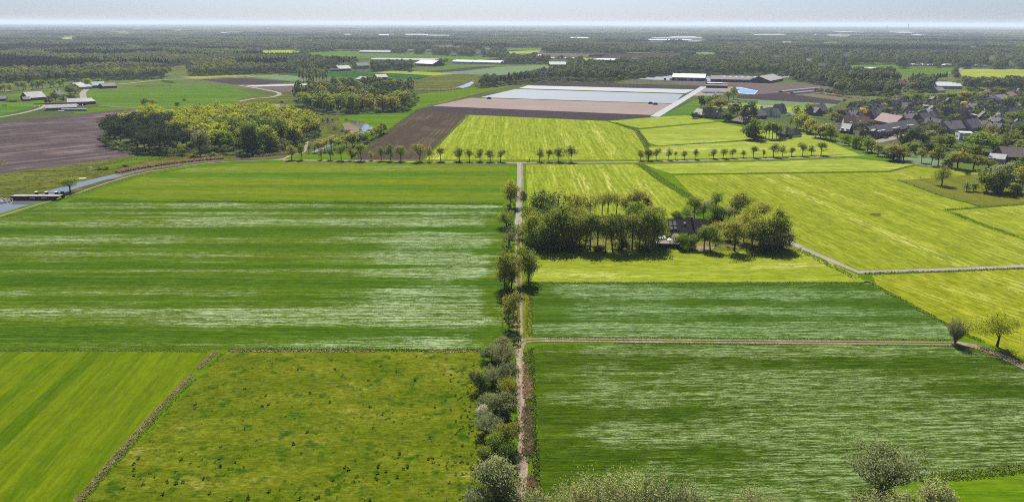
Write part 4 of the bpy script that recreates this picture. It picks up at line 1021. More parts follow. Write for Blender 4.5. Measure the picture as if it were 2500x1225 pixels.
ribbon('village_lane', [(2052, 318), (2130, 300), (2230, 294), (2300, 300), (2420, 296), (2560, 300)], 5, M_ASPH, 0.06)
ribbon('village_lane', [(2060, 284), (2200, 266), (2330, 272), (2560, 276)], 5, M_ASPH, 0.065)
sheet('parking_place', [(2126, 345), (2205, 328), (2215, 334), (2150, 348)], M_YARD, 0.06, False)
# --- far sheds and glasshouses that show as pale strips
for i, (x0, x1, y, D, h, lb) in enumerate([
    (1575, 1690, 100, 120, 12, 'longest white glasshouse of the far growers\' quarter'), (1600, 1722, 96, 90, 12, 'white glasshouse behind the longest one in the growers\' quarter'),
    (1684, 1734, 103, 60, 8, 'low white glasshouse in front of the growers\' quarter'), (1640, 1700, 92, 70, 12, 'back row of pale sheds in the growers\' quarter'),
    (1836, 1875, 87, 80, 12, 'pale shed strip between the growers\' quarter and the eastern glasshouses'), (1874, 1920, 87, 80, 12, 'pair of pale sheds west of the broad eastern glasshouse'),
    (2019, 2078, 89, 160, 14, 'broad white glasshouse on the eastern plain'), (2036, 2078, 92, 60, 9, 'narrow glasshouse in front of the broad eastern one'),
    (1982, 1996, 88, 90, 13, 'short bright shed left of the broad eastern glasshouse'), (2034, 2086, 79.5, 120, 14, 'far pale strip of sheds north of the broad eastern glasshouse'),
    (2162, 2222, 78.5, 160, 14, 'white factory strip below the church spire'), (2195, 2238, 82, 140, 14, 'nearer white factory strip below the church spire'),
    (2222, 2262, 87.5, 120, 12, 'grey factory roof before the church spire'), (2104, 2122, 79, 120, 14, 'small bright shed far left of the church spire'),
    (2144, 2156, 93, 60, 9, 'little white shed on the eastern plain'), (916, 962, 87.5, 120, 14, 'bright glasshouse on the horizon plain above the pine belt'),
    (980, 1044, 87, 140, 14, 'long glasshouse on the horizon plain above the pine belt'), (1040, 1096, 88.5, 100, 10, 'low glasshouse right of the long one above the pine belt'),
    (834, 858, 86.5, 90, 12, 'short pale shed left of the glasshouses above the pine belt'), (1192, 1222, 88.5, 90, 10, 'faint pale shed right of the pine belt'),
    (326, 346, 72.5, 160, 14, 'tiny bright shed on the western horizon'), (438, 452, 74.5, 160, 14, 'second tiny bright shed on the western horizon'),
    (536, 592, 81.5, 120, 12, 'pale roofs strip on the western plain'), (1380, 1440, 95, 90, 10, 'faint glasshouse strip left of the growers\' quarter'),
    (1908, 1936, 106, 60, 9, 'pale shed in the eastern woods'), (2100, 2148, 144.5, 50, 7, 'long white glasshouse among the eastern trees'),
    (2150, 2186, 146, 50, 6, 'low white glasshouse right of the long one among the eastern trees'), (2220, 2280, 162, 40, 7, 'white glasshouse beside the orchard'),
    (2300, 2340, 163, 34, 8, 'pale farm roofs right of the orchard glasshouse'), (2028, 2052, 160, 36, 8, 'white-roofed shed in the eastern woods'),
    (2122, 2152, 170.5, 36, 6, 'low white shed before the orchard'), (2055, 2082, 186.5, 24, 6, 'small white roof in the trees above the grey-green crop'),
    (2374, 2404, 164, 30, 7, 'pale roof at the head of the eastern lea')]):
    bays(lb, (x0, y), (x1, y + .1), D, 3 if D > 60 else 2, h * .4, h * .55, 'pale sheds and glasshouses on the plain')
for x, y, hh, lb in [(2217, 71.5, 62, 'church with a tall pointed spire on the eastern horizon'), (2166, 70.5, 30, 'small pointed tower on the eastern horizon left of the spire')]:
    e = empty('church', at(x, y), .2, lb, 'church'); s = tall(x, y, 55 if hh > 40 else 60)
    m = MB(); m.box(-s * .07, s * .07, -s * .07, s * .07, 0, s * .5); m.build('tower', W_GREY, e)
    m = MB(); q = s * .075; m.add([(-q, -q, s * .5), (q, -q, s * .5), (q, q, s * .5), (-q, q, s * .5), (0, 0, s)], [(3, 2, 1, 0), (0, 1, 4), (1, 2, 4), (2, 3, 4), (3, 0, 4)]); m.build('spire', R_DARK, e)
    m = MB(); m.box(-s * .5, -s * .075, -s * .1, s * .1, 0, s * .25); m.build('nave', W_GREY, e)
for i, (x, y, lb) in enumerate([(592, 120, 'pale barn at the edge of the western forest'), (1810, 134, 'grey barn on the far clearing'), (1168, 135, 'dark cottage by the far lea'), (1002, 127, 'white-fronted cottage among the far trees'),
                              (1046, 128, 'cottage with a pale roof in the far trees'), (1108, 138, 'brown cottage beside the round trees'), (1190, 124, 'grey house on the far rise'), (1550, 148, 'cottage on the tree belt'),
                              (1896, 144, 'house with a pale gable in the eastern woods'), (1975, 153, 'dark house in the eastern woods'), (2066, 140, 'white-fronted house under the eastern trees'), (2005, 166, 'grey house among the eastern gardens'),
                              (2420, 150, 'pale roof at the eastern wood'), (2460, 142, 'dark house at the eastern wood'), (2470, 166, 'white house at the edge of the eastern lea')]):
    w = 14 * 1 / mpp(x, y)
    barn(lb, (x - w / 2, y), (x + w / 2, y), 11, 3.4, 8, W_GREY if i % 2 else W_WHITE, R_DARK if i % 3 else R_PALE, 'house', 'house', 'scattered houses in the far trees')
# ------------------------------------------------------------------ trees one by one
def road_y(x):
    return float(np.interp(x, [690, 800, 1000, 1268, 1400, 1563, 1700, 1888, 2010], [390.5, 391.5, 394, 396, 396, 393, 390, 384.3, 380]))
row = [(712, 352, 27), (737, 350, 25), (785, 362, 15), (807, 359, 19), (833, 351, 29), (857, 356, 19), (882, 350, 31), (906, 368, 13), (931, 357, 22), (953, 352, 27),
       (979, 352, 28), (1025, 350, 34), (1048, 355, 21), (1076, 358, 25), (1122, 358, 28), (1146, 362, 22), (1172, 362, 26), (1197, 361, 24), (1222, 364, 23),
       (1317, 360, 23), (1340, 363, 20), (1363, 357, 28), (1394, 354, 30), (1563, 366, 22), (1583, 361, 24), (1602, 361, 19), (1631, 360, 18), (1649, 368, 11),
       (1671, 366, 15), (1697, 363, 19), (1742, 363, 23), (1765, 358, 22), (1787, 362, 18), (1815, 366, 15), (1839, 355, 22), (1863, 363, 10), (1888, 349, 31),
       (1910, 354, 19), (1932, 357, 16), (1959, 347, 24), (1981, 354, 19), (2004, 346, 27)]
rleaf = ['olive', 'fresh green', 'bronze', 'fresh green', 'fresh green', 'olive', 'fresh green', 'yellow-green', 'fresh green', 'fresh green', 'yellow-green', 'olive', 'olive', 'olive',
         'mid-green', 'mid-green', 'olive', 'olive', 'olive', 'olive', 'olive', 'mid-green', 'bronze', 'olive', 'mid-green', 'mid-green', 'mid-green', 'yellow-green',
         'olive', 'mid-green', 'mid-green', 'yellow-green', 'olive', 'mid-green', 'yellow-green', 'olive', 'mid-green', 'yellow-green', 'yellow-green', 'olive', 'mid-green', 'fresh green']
for i, ((x, tp, w), lf) in enumerate(zip(row, rleaf)):
    k = (i + 1) if i < 19 else (i - 18)
    side = 'from the river path' if i < 19 else 'east of the lane junction'
    tree('road', lf, x, road_y(x) - 1.2, tp, w, '%s roadside tree %s, %s' % (lf, NUM[k], side), 'trees along the farm road', 'roadside_tree', which=i % 7)
for kind, lf, x, b, tp, w, lb in [
    ('forest', 'olive', 1247, 508, 440, 50, 'olive oak on the western verge, first below the lane junction'),
    ('road', 'brown-grey', 1277, 503, 460, 22, 'slim brown-grey tree on the eastern verge opposite the first lane oak'),
    ('oak', 'fresh green', 1237, 556, 511, 46, 'leaning bright tree beside the turning place of the lane'),
    ('forest', 'dark green', 1232, 700, 632, 44, 'dark broadleaf leaning from the verge behind the largest lane oak'),
    ('bare', 'brown-grey', 1242, 606, 553, 50, 'half-bare brown tree on the verge between two lane oaks'),
    ('forest', 'olive', 1248, 708, 609, 66, 'largest oak on the western verge of the lane'),
    ('forest', 'mid-green', 1290, 692, 603, 64, 'dense green oak on the eastern verge of the lane, beside the ley field'),
    ('forest', 'olive', 1243, 798, 711, 44, 'narrow oak on the verge, last before the track turns off')]:
    tree(kind, lf, x, b, tp, w, lb, 'trees along the lane', 'lane_tree', which=0)
house_wood = [
    ('forest', 'dark green', 1322, 560, 470, 62), ('forest', 'olive', 1365, 560, 460, 78), ('open', 'olive', 1405, 545, 466, 50), ('vase', 'olive', 1440, 548, 466, 52),
    ('forest', 'mid-green', 1291, 580, 503, 46), ('forest', 'yellow-green', 1303, 598, 520, 50), ('forest', 'fresh green', 1330, 606, 540, 60), ('forest', 'mid-green', 1357, 606, 505, 78),
    ('forest', 'mid-green', 1386, 604, 520, 62), ('bush', 'blackish-green', 1393, 611, 585, 36), ('open', 'olive', 1427, 608, 523, 52), ('open', 'mid-green', 1440, 610, 512, 46),
    ('open', 'mid-green', 1458, 608, 520, 44), ('open', 'olive', 1478, 610, 530, 38), ('open', 'mid-green', 1496, 612, 519, 48), ('forest', 'mid-green', 1518, 611, 525, 44),
    ('open', 'olive', 1543, 610, 520, 48), ('open', 'yellow-green', 1560, 606, 535, 36), ('open', 'mid-green', 1574, 606, 505, 54), ('forest', 'mid-green', 1592, 606, 516, 54), ('forest', 'fresh green', 1605, 602, 528, 44),
    ('vase', 'olive', 1452, 522, 475, 26), ('vase', 'olive', 1470, 524, 470, 36), ('vase', 'olive', 1484, 523, 461, 48), ('vase', 'olive', 1505, 522, 467, 40), ('open', 'bronze', 1530, 527, 470, 50),
    ('forest', 'bronze', 1552, 528, 459, 56), ('spruce', 'copper-red', 1578, 530, 477, 34), ('forest', 'fresh green', 1546, 548, 488, 60), ('forest', 'mid-green', 1598, 562, 508, 56),
    ('forest', 'mid-green', 1695, 534, 477, 46), ('open', 'grey-green', 1718, 532, 484, 42), ('forest', 'fresh green', 1744, 530, 464, 36), ('forest', 'dark green', 1748, 546, 500, 46),
    ('forest', 'olive', 1794, 536, 464, 48), ('open', 'grey-green', 1775, 545, 502, 40), ('open', 'olive', 1821, 532, 474, 34), ('open', 'olive', 1850, 547, 489, 60), ('forest', 'yellow-green', 1829, 570, 503, 58),
    ('spruce', 'mid-green', 1892, 602, 497, 50), ('forest', 'mid-green', 1906, 606, 528, 40), ('forest', 'mid-green', 1862, 607, 526, 60), ('open', 'olive', 1838, 607, 538, 52), ('forest', 'mid-green', 1878, 609, 545, 50),
    ('open', 'olive', 1793, 613, 535, 54), ('open', 'fresh green', 1719, 609, 549, 38), ('open', 'fresh green', 1734, 610, 552, 42), ('bare', 'brown-grey', 1926, 614, 560, 44), ('open', 'bronze', 1748, 582, 542, 34),
    ('forest', 'olive', 1815, 590, 520, 46), ('forest', 'dark green', 1345, 590, 500, 56), ('open', 'mid-green', 1415, 590, 505, 44)]
SHAPE = {'forest': 'full-crowned', 'open': 'slim long-trunked', 'vase': 'thin upswept', 'spruce': 'spire-shaped', 'bush': 'low', 'bare': 'half-bare', 'oak': 'round'}
west = sorted([t_ for t_ in house_wood if t_[2] < 1612], key=lambda t_: t_[2]); east = sorted([t_ for t_ in house_wood if t_[2] >= 1612], key=lambda t_: t_[2])
for part, nm in ((west, 'lane toward the farmhouse'), (east, 'farmhouse eastward')):
    for rank, lo, hi in (('back', 0, 550), ('middle', 550, 600), ('front', 600, 700)):
        for k, (kd, lf, x, b, tp, w) in enumerate([q for q in part if lo <= q[3] < hi]):
            if kd in ('open', 'forest') and b > 550: w *= 1.14; tp -= 5
            if kd == 'vase': w *= 1.2
            tree(kd, lf, x, b, tp, w, '%s %s tree, %s in the %s rank from the %s' % (lf, SHAPE[kd], NUM[k + 1], rank, nm), 'trees of the farmhouse wood',
                 'holly_bush' if kd == 'bush' else ('spruce_tree' if kd == 'spruce' else 'wood_tree'), 'shrub' if kd == 'bush' else 'tree')
for kd, lf, x, b, tp, w, lb in [
    ('bush', 'fresh green', 1668, 608, 570, 36, 'bright round shrub before the farmhouse wall, the nearer to the fence'), ('bush', 'fresh green', 1690, 609, 571, 30, 'bright upright shrub before the farmhouse wall, the farther from the fence'),
    ('bush', 'white-blossomed', 1649, 600, 570, 28, 'white-blossomed shrub at the corner of the terrace'), ('bush', 'mid-green', 1650, 541, 513, 30, 'feathery green shrub behind the farmhouse ridge'),
    ('bush', 'copper-red', 1663, 541, 528, 10, 'small red shrub behind the farmhouse ridge'), ('bush', 'dark green', 1410, 611, 596, 34, 'dark bramble at the wood edge near the holly'),
    ('bush', 'dark green', 1465, 613, 600, 40, 'dark bramble at the foot of the long-trunked trees'), ('bush', 'blackish-green', 1520, 612, 586, 26, 'black-green holly at the foot of the front rank'),
    ('bush', 'dark green', 1570, 612, 597, 40, 'dark bramble between the front rank and the board fence'), ('bush', 'mid-green', 1742, 546, 528, 40, 'dark hedge-like shrub behind the farmhouse gable'),
    ('bush', 'dark green', 1345, 612, 590, 60, 'dark undergrowth below the full-crowned trees by the lane'), ('bush', 'dark green', 1870, 613, 596, 60, 'dark undergrowth below the spire-shaped tree'),
    ('bush', 'mid-green', 1780, 588, 562, 40, 'pale shrub in the shade east of the farmhouse')]:
    tree(kd, lf, x, b, tp, w, lb, 'shrubs around the farmhouse', 'garden_shrub', 'shrub')
# scrub beside the lane, bottom of the picture
for kd, lf, x, b, tp, w, lb in [
    ('bush', 'brown-grey', 1226, 862, 820, 40, 'twiggy willow bush, farthest up the lane of the scrub'), ('willow', 'brown-grey', 1226, 895, 838, 60, 'brown-grey willow bush, second down the lane'),
    ('bush', 'grey-green', 1202, 880, 842, 50, 'low bush reaching into the hay meadow corner'), ('bush', 'brown-grey', 1238, 935, 880, 58, 'rounded brown-grey bush, third down the lane'),
    ('willow', 'grey-green', 1206, 940, 895, 56, 'grey-green bush on the pasture side, third down the lane'), ('bush', 'dark green', 1172, 955, 905, 44, 'leafy bramble bush standing out into the rough pasture'),
    ('willow', 'olive', 1242, 972, 918, 44, 'olive-tipped willow beside the sand lane'), ('bush', 'brown-grey', 1230, 1025, 960, 70, 'large brown-grey bush in the middle of the scrub'),
    ('bush', 'grey-green', 1195, 1000, 955, 56, 'grey-green bush behind the blossoming thorn'), ('bush', 'white-blossomed', 1181, 1028, 988, 34, 'white-blossoming thorn at the pasture edge'),
    ('willow', 'grey-green', 1190, 1060, 1012, 64, 'spreading grey-green bush below the blossoming thorn'), ('bush', 'olive', 1232, 1092, 1030, 66, 'olive bush next to the sand lane, below the large one'),
    ('bush', 'fresh green', 1215, 1105, 1058, 58, 'fresh green bush with a dark side toward the lane'), ('bush', 'dark green', 1240, 1130, 1082, 44, 'dark bush in the gap above the last big bush'),
    ('bush', 'grey-green', 1210, 1212, 1112, 98, 'biggest rounded grey-green bush at the near end of the scrub'), ('bush', 'grey-green', 1165, 1240, 1182, 60, 'low grey bush beside the biggest rounded one'),
    ('bush', 'brown-grey', 1252, 1000, 985, 18, 'small dark bramble tuft at the lane edge'), ('bush', 'mid-green', 1185, 1130, 1090, 44, 'ragged green bush at the edge of the rough pasture')]:
    tree(kd, lf, x, b, tp, w, lb, 'scrub along the lane', 'willow_bush' if kd == 'willow' else 'scrub_bush', 'shrub')
for kd, lf, x, b, tp, w, lb in [
    ('willow', 'grey-green', 2148, 1200, 1076, 148, 'large grey-green willow on the ditch in the wavy hay field'), ('bush', 'pale willow-green', 1318, 1300, 1186, 84, 'rounded pale willow beside the lane at the bottom edge'),
    ('willow', 'pale willow-green', 1395, 1310, 1176, 90, 'feathery willow, second from the lane at the bottom edge'), ('willow', 'pale willow-green', 1462, 1310, 1156, 110, 'feathery willow, third from the lane at the bottom edge'),
    ('willow', 'pale willow-green', 1535, 1312, 1152, 120, 'tallest feathery willow at the bottom edge'), ('willow', 'pale willow-green', 1610, 1310, 1158, 110, 'feathery willow, fifth from the lane at the bottom edge'),
    ('willow', 'pale willow-green', 1676, 1308, 1182, 90, 'feathery willow, sixth from the lane, the last of the group at the bottom edge'), ('willow', 'pale willow-green', 1825, 1310, 1188, 70, 'lone willow crown peeping over the bottom edge in the hay field'),
    ('willow', 'pale willow-green', 2120, 1312, 1196, 84, 'pale willow in front of the large grey-green one'), ('willow', 'pale willow-green', 2195, 1320, 1196, 90, 'pale willow below the shadow of the large grey-green one'),
    ('bush', 'pale willow-green', 2272, 1310, 1178, 100, 'rounded pale willow at the corner of the bright meadow'), ('willow', 'pale willow-green', 1880, 1316, 1204, 60, 'small willow tip beside the lone willow crown'),
    ('willow', 'brown-grey', 2331, 838, 774, 44, 'grey willow bush at the bend of the field track')]:
    tree(kd, lf, x, b, tp, w, lb, 'willows on the field ditches', 'willow_tree', 'tree')
tree('hero', 'yellow-green', 2434, 846, 758, 108, 'wide-branched young oak at the edge of the yellow ley by the field track', None, 'oak_tree')
for kd, lf, x, b, tp, w, lb in [
    ('oak', 'mid-green', 2299, 453, 403, 40, 'lone round tree in the middle of the paddock'), ('oak', 'fresh green', 172, 470, 430, 52, 'lone bright-green tree by the weir'),
    ('bare', 'olive', -2, 428, 380, 34, 'half-bare tree at the edge of the ploughed field'), ('oak', 'mid-green', 356, 264, 235, 18, 'dark tree of the pair on the field path'),
    ('oak', 'olive', 374, 263, 238, 26, 'bronze-topped tree of the pair on the field path'), ('open', 'mid-green', 350, 263, 240, 10, 'slender tree beside the pair on the field path'),
    ('bush', 'dark green', 432, 258, 250, 14, 'dark thorn on the ditch of the green field'), ('bush', 'dark green', 450, 246, 241, 8, 'small thorn in the green field'),
    ('bush', 'grey-green', 1288, 396.5, 393, 6, 'small weed clump by the marker post')]:
    tree(kd, lf, x, b, tp, w, lb, None, 'field_tree' if kd != 'bush' else 'thorn_bush', 'tree' if kd != 'bush' else 'shrub')
for k, (x, b) in enumerate([(-8, 225), (3, 225), (11, 224), (25, 224), (45, 220), (57, 220), (63, 219), (81, 218.5), (89, 217.5), (95, 217), (105, 216.5), (124, 214.5), (132, 213.5), (147, 213), (155, 212)]):
    tree('road', random.choice(('yellow-green', 'fresh green', 'olive')), x, b, b - 21, 17, 'avenue tree on the western road, %s from the picture edge' % NUM[k + 1], 'avenue on the western road', 'avenue_tree', dens=.5)
for kd, lf, x, b, tp, w, lb in [
    ('oak', 'grey-green', 172, 233, 205, 24, 'pale rounded willow of the western farm'), ('oak', 'mid-green', 184, 229, 203, 26, 'large green tree behind the pale willow of the western farm'),
    ('oak', 'copper-red', 121, 253, 234, 19, 'copper beech of the western farm'), ('oak', 'copper-red', 113, 254, 242, 9, 'small red tree beside the copper beech'),
    ('forest', 'mid-green', 137, 250, 226, 20, 'dense green tree right of the copper beech'), ('oak', 'yellow-green', 128, 246, 224, 14, 'golden-topped tree behind the copper beech'),
    ('oak', 'grey-green', 155, 247, 232, 22, 'grey-green tree beside the western farmhouse'), ('bush', 'blackish-green', 177, 244, 233, 22, 'dark clipped yew by the farm drive'),
    ('bush', 'mid-green', 34, 248, 242, 30, 'long low shrubbery before the weathered barn'), ('forest', 'fresh green', 240, 210, 192, 20, 'light tree against the dark pines behind the farm sheds'),
    ('oak', 'yellow-green', 214, 208, 190, 18, 'yellowish tree at the end of the pine wood')]:
    tree(kd, lf, x, b, tp, w, lb, 'trees of the western farm', 'farm_tree', 'shrub' if kd == 'bush' else 'tree', dens=.6)
for k, (kd, lf, x, b, tp, w) in enumerate([('bare', 'brown-grey', 754, 374, 347, 24), ('bare', 'brown-grey', 768, 374, 350, 20), ('road', 'bronze', 779, 372, 346, 22), ('road', 'olive', 792, 371, 341, 24), ('road', 'olive', 809, 366, 337, 25),
        ('oak', 'yellow-green', 827, 362, 336, 24), ('oak', 'olive', 846, 359, 329, 28), ('forest', 'olive', 861, 358, 321, 26), ('forest', 'fresh green', 874, 355, 321, 24), ('forest', 'fresh green', 887, 351, 317, 24),
        ('forest', 'yellow-green', 897, 347, 318, 20), ('oak', 'yellow-green', 907, 341, 314, 22), ('oak', 'olive', 918, 336, 311, 22), ('forest', 'yellow-green', 927, 331, 303, 22), ('forest', 'fresh green', 936, 326, 295, 24)]):
    tree(kd, lf, x, b, tp, w, '%s riverside alder, %s from the farm road' % (lf, NUM[k + 1]), 'alders along the river', 'alder_tree', dens=.7)
for k, (lf, x, b, tp, w) in enumerate([('bronze', 850, 325, 314, 14), ('grey-green', 800, 300, 284, 14), ('mid-green', 790, 303, 288, 14), ('grey-green', 818, 316, 306, 16), ('grey-green', 834, 322, 313, 14), ('mid-green', 846, 296, 289, 10),
        ('grey-green', 812, 298, 288, 10), ('dark green', 640, 379, 368, 16), ('grey-green', 520, 382, 372, 20), ('mid-green', 470, 383, 377, 20), ('yellow-green', 262, 414, 404, 14), ('grey-green', 246, 414, 406, 22), ('dark green', 305, 407, 401, 12), ('mid-green', 690, 252, 244, 20), ('grey-green', 722, 232, 222, 14)]):
    tree('bush', lf, x, b, tp, w, '%s marsh bush, %s in the river valley counted from the road bend' % (lf, NUM[k + 1]), 'bushes of the river valley', 'marsh_bush', 'shrub', dens=.4)
# hamlet and village street
for kd, lf, x, b, tp, w, lb in [
    ('forest', 'mid-green', 1842, 341, 286, 50, 'giant dense lime at the corner of the ley field'), ('bush', 'dark green', 1840, 342, 328, 44, 'dark skirt of shrubs under the giant lime'),
    ('open', 'mid-green', 1868, 338, 299, 20, 'birch of the grove, first from the giant lime'), ('open', 'mid-green', 1877, 340, 295, 22, 'birch of the grove, second from the giant lime'),
    ('open', 'fresh green', 1886, 340, 294, 24, 'birch of the grove, third from the giant lime'), ('open', 'mid-green', 1895, 340, 297, 22, 'birch of the grove, fourth from the giant lime'),
    ('open', 'mid-green', 1904, 337, 301, 20, 'birch of the grove, fifth from the giant lime'), ('road', 'grey-green', 1920, 334, 304, 16, 'small pale tree between the birch grove and the thatched farmhouse'),
    ('forest', 'dark green', 1772, 297, 272, 38, 'dark rounded evergreen before the black-roofed house'), ('forest', 'mid-green', 1786, 284, 248, 30, 'tall green tree in the middle of the hamlet'),
    ('pine', 'blackish-green', 1799, 288, 244, 28, 'black pine behind the low brown barn'), ('spruce', 'blackish-green', 1821, 302, 248, 30, 'tall dark cedar of the hamlet'),
    ('forest', 'dark green', 1834, 298, 246, 28, 'dark tree beside the tall cedar'), ('oak', 'mid-green', 1846, 287, 268, 22, 'round bush-like tree behind the long brown barn'),
    ('forest', 'dark green', 1711, 266, 232, 28, 'dark tree at the western corner of the hamlet'), ('forest', 'mid-green', 1734, 262, 234, 22, 'green tree behind the thatched farmhouse'),
    ('oak', 'bronze', 1750, 258, 226, 28, 'bronze-leaved oak by the yard of the growers'), ('oak', 'bronze', 1757, 272, 240, 42, 'broad bronze oak behind the black-roofed house'),
    ('road', 'mid-green', 1778, 249, 221, 24, 'lone tree with a clear trunk before the panel racks'), ('road', 'brown-grey', 1790, 242, 213, 22, 'grey-purple leafless tree next to the blue pond'),
    ('bush', 'dark green', 1694, 289, 272, 26, 'dark shrub at the barn end of the hamlet'), ('oak', 'copper-red', 1896, 274, 265, 11, 'small copper tree by the white gables'),
    ('oak', 'fresh green', 1944, 282, 256, 22, 'upright green tree where the street enters the meadow'), ('oak', 'mid-green', 1977, 274, 250, 32, 'broad round tree on the edge of the blue-green crop'),
    ('road', 'olive', 2060, 254, 238, 10, 'little lone tree at the tip of the dark wedge field'), ('oak', 'bronze', 2030, 292, 272, 26, 'bronze tree between the dark houses'),
    ('oak', 'copper-red', 2052, 288, 266, 28, 'pinkish copper tree next to the bronze one'), ('oak', 'fresh green', 1945, 316, 270, 32, 'yellowish street tree at the top of the village street'),
    ('oak', 'yellow-green', 1962, 320, 276, 42, 'great yellow-olive lime at the street corner'), ('forest', 'olive', 1978, 326, 286, 38, 'olive lime just below the great one'),
    ('oak', 'olive', 1990, 335, 300, 36, 'street tree, third below the great lime'), ('oak', 'mid-green', 2003, 338, 306, 30, 'street tree, fourth below the great lime'),
    ('oak', 'olive', 2016, 340, 302, 34, 'street tree, fifth below the great lime'), ('oak', 'mid-green', 2028, 343, 305, 34, 'street tree, sixth below the great lime'),
    ('bush', 'golden yellow', 1978, 325, 314, 10, 'small golden bush under the street trees'), ('oak', 'yellow-green', 2057, 349, 325, 22, 'little yellowish street tree before the white-roofed house'),
    ('oak', 'fresh green', 2072, 355, 327, 28, 'street tree opposite the terrace, first in its row'), ('oak', 'fresh green', 2081, 358, 332, 22, 'street tree opposite the terrace, second in its row'),
    ('oak', 'fresh green', 2092, 362, 329, 30, 'street tree opposite the terrace, third in its row'), ('oak', 'mid-green', 2099, 365, 341, 22, 'street tree opposite the terrace, fourth in its row'),
    ('oak', 'fresh green', 2118, 371, 331, 34, 'street tree opposite the terrace, fifth in its row'), ('oak', 'yellow-green', 2127, 373, 340, 26, 'street tree opposite the terrace, sixth in its row'),
    ('road', 'olive', 2143, 381, 352, 28, 'open olive tree by the yellow rail on the street'), ('bush', 'mid-green', 2160, 376, 362, 26, 'shrubbery behind the open olive tree'),
    ('oak', 'bronze', 2180, 392, 350, 42, 'big orange-olive street tree'), ('bush', 'blackish-green', 2180, 392, 372, 40, 'black-green bush under the orange-olive street tree'),
    ('oak', 'yellow-green', 2205, 391, 353, 32, 'yellowish tree next to the orange-olive one'), ('open', 'olive', 2250, 398, 360, 24, 'slender tree before the pale crop, western'),
    ('open', 'olive', 2273, 404, 366, 24, 'slender tree before the pale crop, middle'), ('road', 'mid-green', 2290, 405, 350, 34, 'tall dark-trunked tree before the pale crop'),
    ('forest', 'dark green', 2203, 352, 320, 30, 'dark pointed tree on the green, western'), ('poplar', 'dark green', 2220, 354, 312, 26, 'dark poplar on the green'),
    ('forest', 'dark green', 2236, 354, 310, 32, 'largest dark tree on the green'), ('forest', 'dark green', 2252, 355, 318, 32, 'dark tree on the green next to the largest'),
    ('forest', 'grey-green', 2266, 344, 318, 30, 'pale tree behind the dark trees of the green'), ('forest', 'fresh green', 2230, 373, 345, 32, 'bright bushy tree below the dark trees'),
    ('forest', 'dark green', 2254, 373, 341, 34, 'dark round tree by the pale crop'), ('forest', 'mid-green', 2276, 373, 340, 34, 'green round tree by the pale crop'),
    ('forest', 'mid-green', 2296, 364, 322, 40, 'broad tree before the twin gables'), ('forest', 'fresh green', 2320, 358, 324, 34, 'bright tree before the twin gables'),
    ('forest', 'fresh green', 2392, 372, 317, 66, 'biggest oak beside the white flat-roofed villa'), ('oak', 'bronze', 2406, 350, 302, 40, 'copper-tinted oak behind the biggest oak'),
    ('forest', 'mid-green', 2362, 392, 350, 54, 'broad oak at the street bend below the white villa'), ('forest', 'grey-green', 2426, 362, 318, 52, 'grey-green oak right of the biggest oak'),
    ('forest', 'mid-green', 2462, 372, 305, 62, 'tall full oak behind the pale shed'), ('forest', 'dark green', 2492, 350, 296, 60, 'dark oak at the picture edge above the brown barn'),
    ('forest', 'mid-green', 2498, 384, 340, 44, 'green oak over the roof of the brown barn'), ('oak', 'olive', 2338, 412, 366, 44, 'olive oak on the street below the slender trees'),
    ('forest', 'mid-green', 2322, 410, 376, 32, 'dense bush-tree beside the dark-trunked tree'), ('oak', 'olive', 2376, 414, 374, 54, 'spreading tree at the lower end of the street'),
    ('oak', 'mid-green', 2412, 412, 388, 40, 'round tree before the pale shed'), ('oak', 'mid-green', 2476, 440, 388, 46, 'tall leaning tree above the black stable'),
    ('forest', 'mid-green', 2408, 469, 404, 56, 'great domed willow of the paddock, green half'), ('forest', 'grey-green', 2440, 468, 397, 56, 'great domed willow of the paddock, silvery half'),
    ('oak', 'grey-green', 2360, 467, 443, 22, 'small round pollard at the paddock corner, western'), ('oak', 'mid-green', 2377, 467, 446, 18, 'small round pollard at the paddock corner, eastern'),
    ('bush', 'mid-green', 2485, 470, 445, 40, 'shrubs behind the black stable'), ('forest', 'olive', 2496, 452, 400, 44, 'olive tree at the picture edge above the paddock')]:
    sh = kd == 'bush'
    tree(kd, lf, x, b, tp, w, lb, None, 'village_shrub' if sh else ('pine_tree' if kd == 'pine' else 'village_tree'), 'shrub' if sh else 'tree', dens=.8 if w > 34 else .5)
LANDMARK = [(2073, 313, 'red-roofed pair of houses'), (2158, 306, 'pink-roofed hall'), (2150, 336, 'nearest terrace'), (2225, 321, 'farthest terrace'), (2350, 326, 'twin gables'), (2385, 322, 'grey gabled house'),
            (2356, 342, 'white flat-roofed villa'), (2454, 257, 'large white villa'), (2418, 272, 'pair of white vans'), (2273, 303, 'broad dark-roofed house'), (2211, 272, 'box-dormered house'), (2269, 287, 'pale sheet roof'),
            (2206, 212, 'lone red roof in the wood'), (2316, 218, 'glasshouse behind the village'), (2299, 228, 'grey house before the glasshouse'), (2474, 243, 'orange-red roof'), (2060, 247, 'tip of the dark wedge field'), (2105, 262, 'blue-green crop'), (2160, 245, 'grey-green field')]
_gl = {}
def garden_label(lf, x, b, hgt):
    l = min(LANDMARK, key=lambda q: math.hypot(q[0] - x, 2 * (q[1] - b)))
    dx, dy = x - l[0], b - l[1]
    w = ('behind' if dy < 0 else 'before') if abs(dy) * 1.6 > abs(dx) else ('west of' if dx < 0 else 'east of')
    s = '%s %s garden tree %s the %s' % ('small' if hgt < 14 else ('tall' if hgt > 22 else 'middling'), lf, w, l[2])
    _gl[s] = _gl.get(s, 0) + 1
    return s if _gl[s] == 1 else s + ', %s of those there' % NUM[_gl[s]]
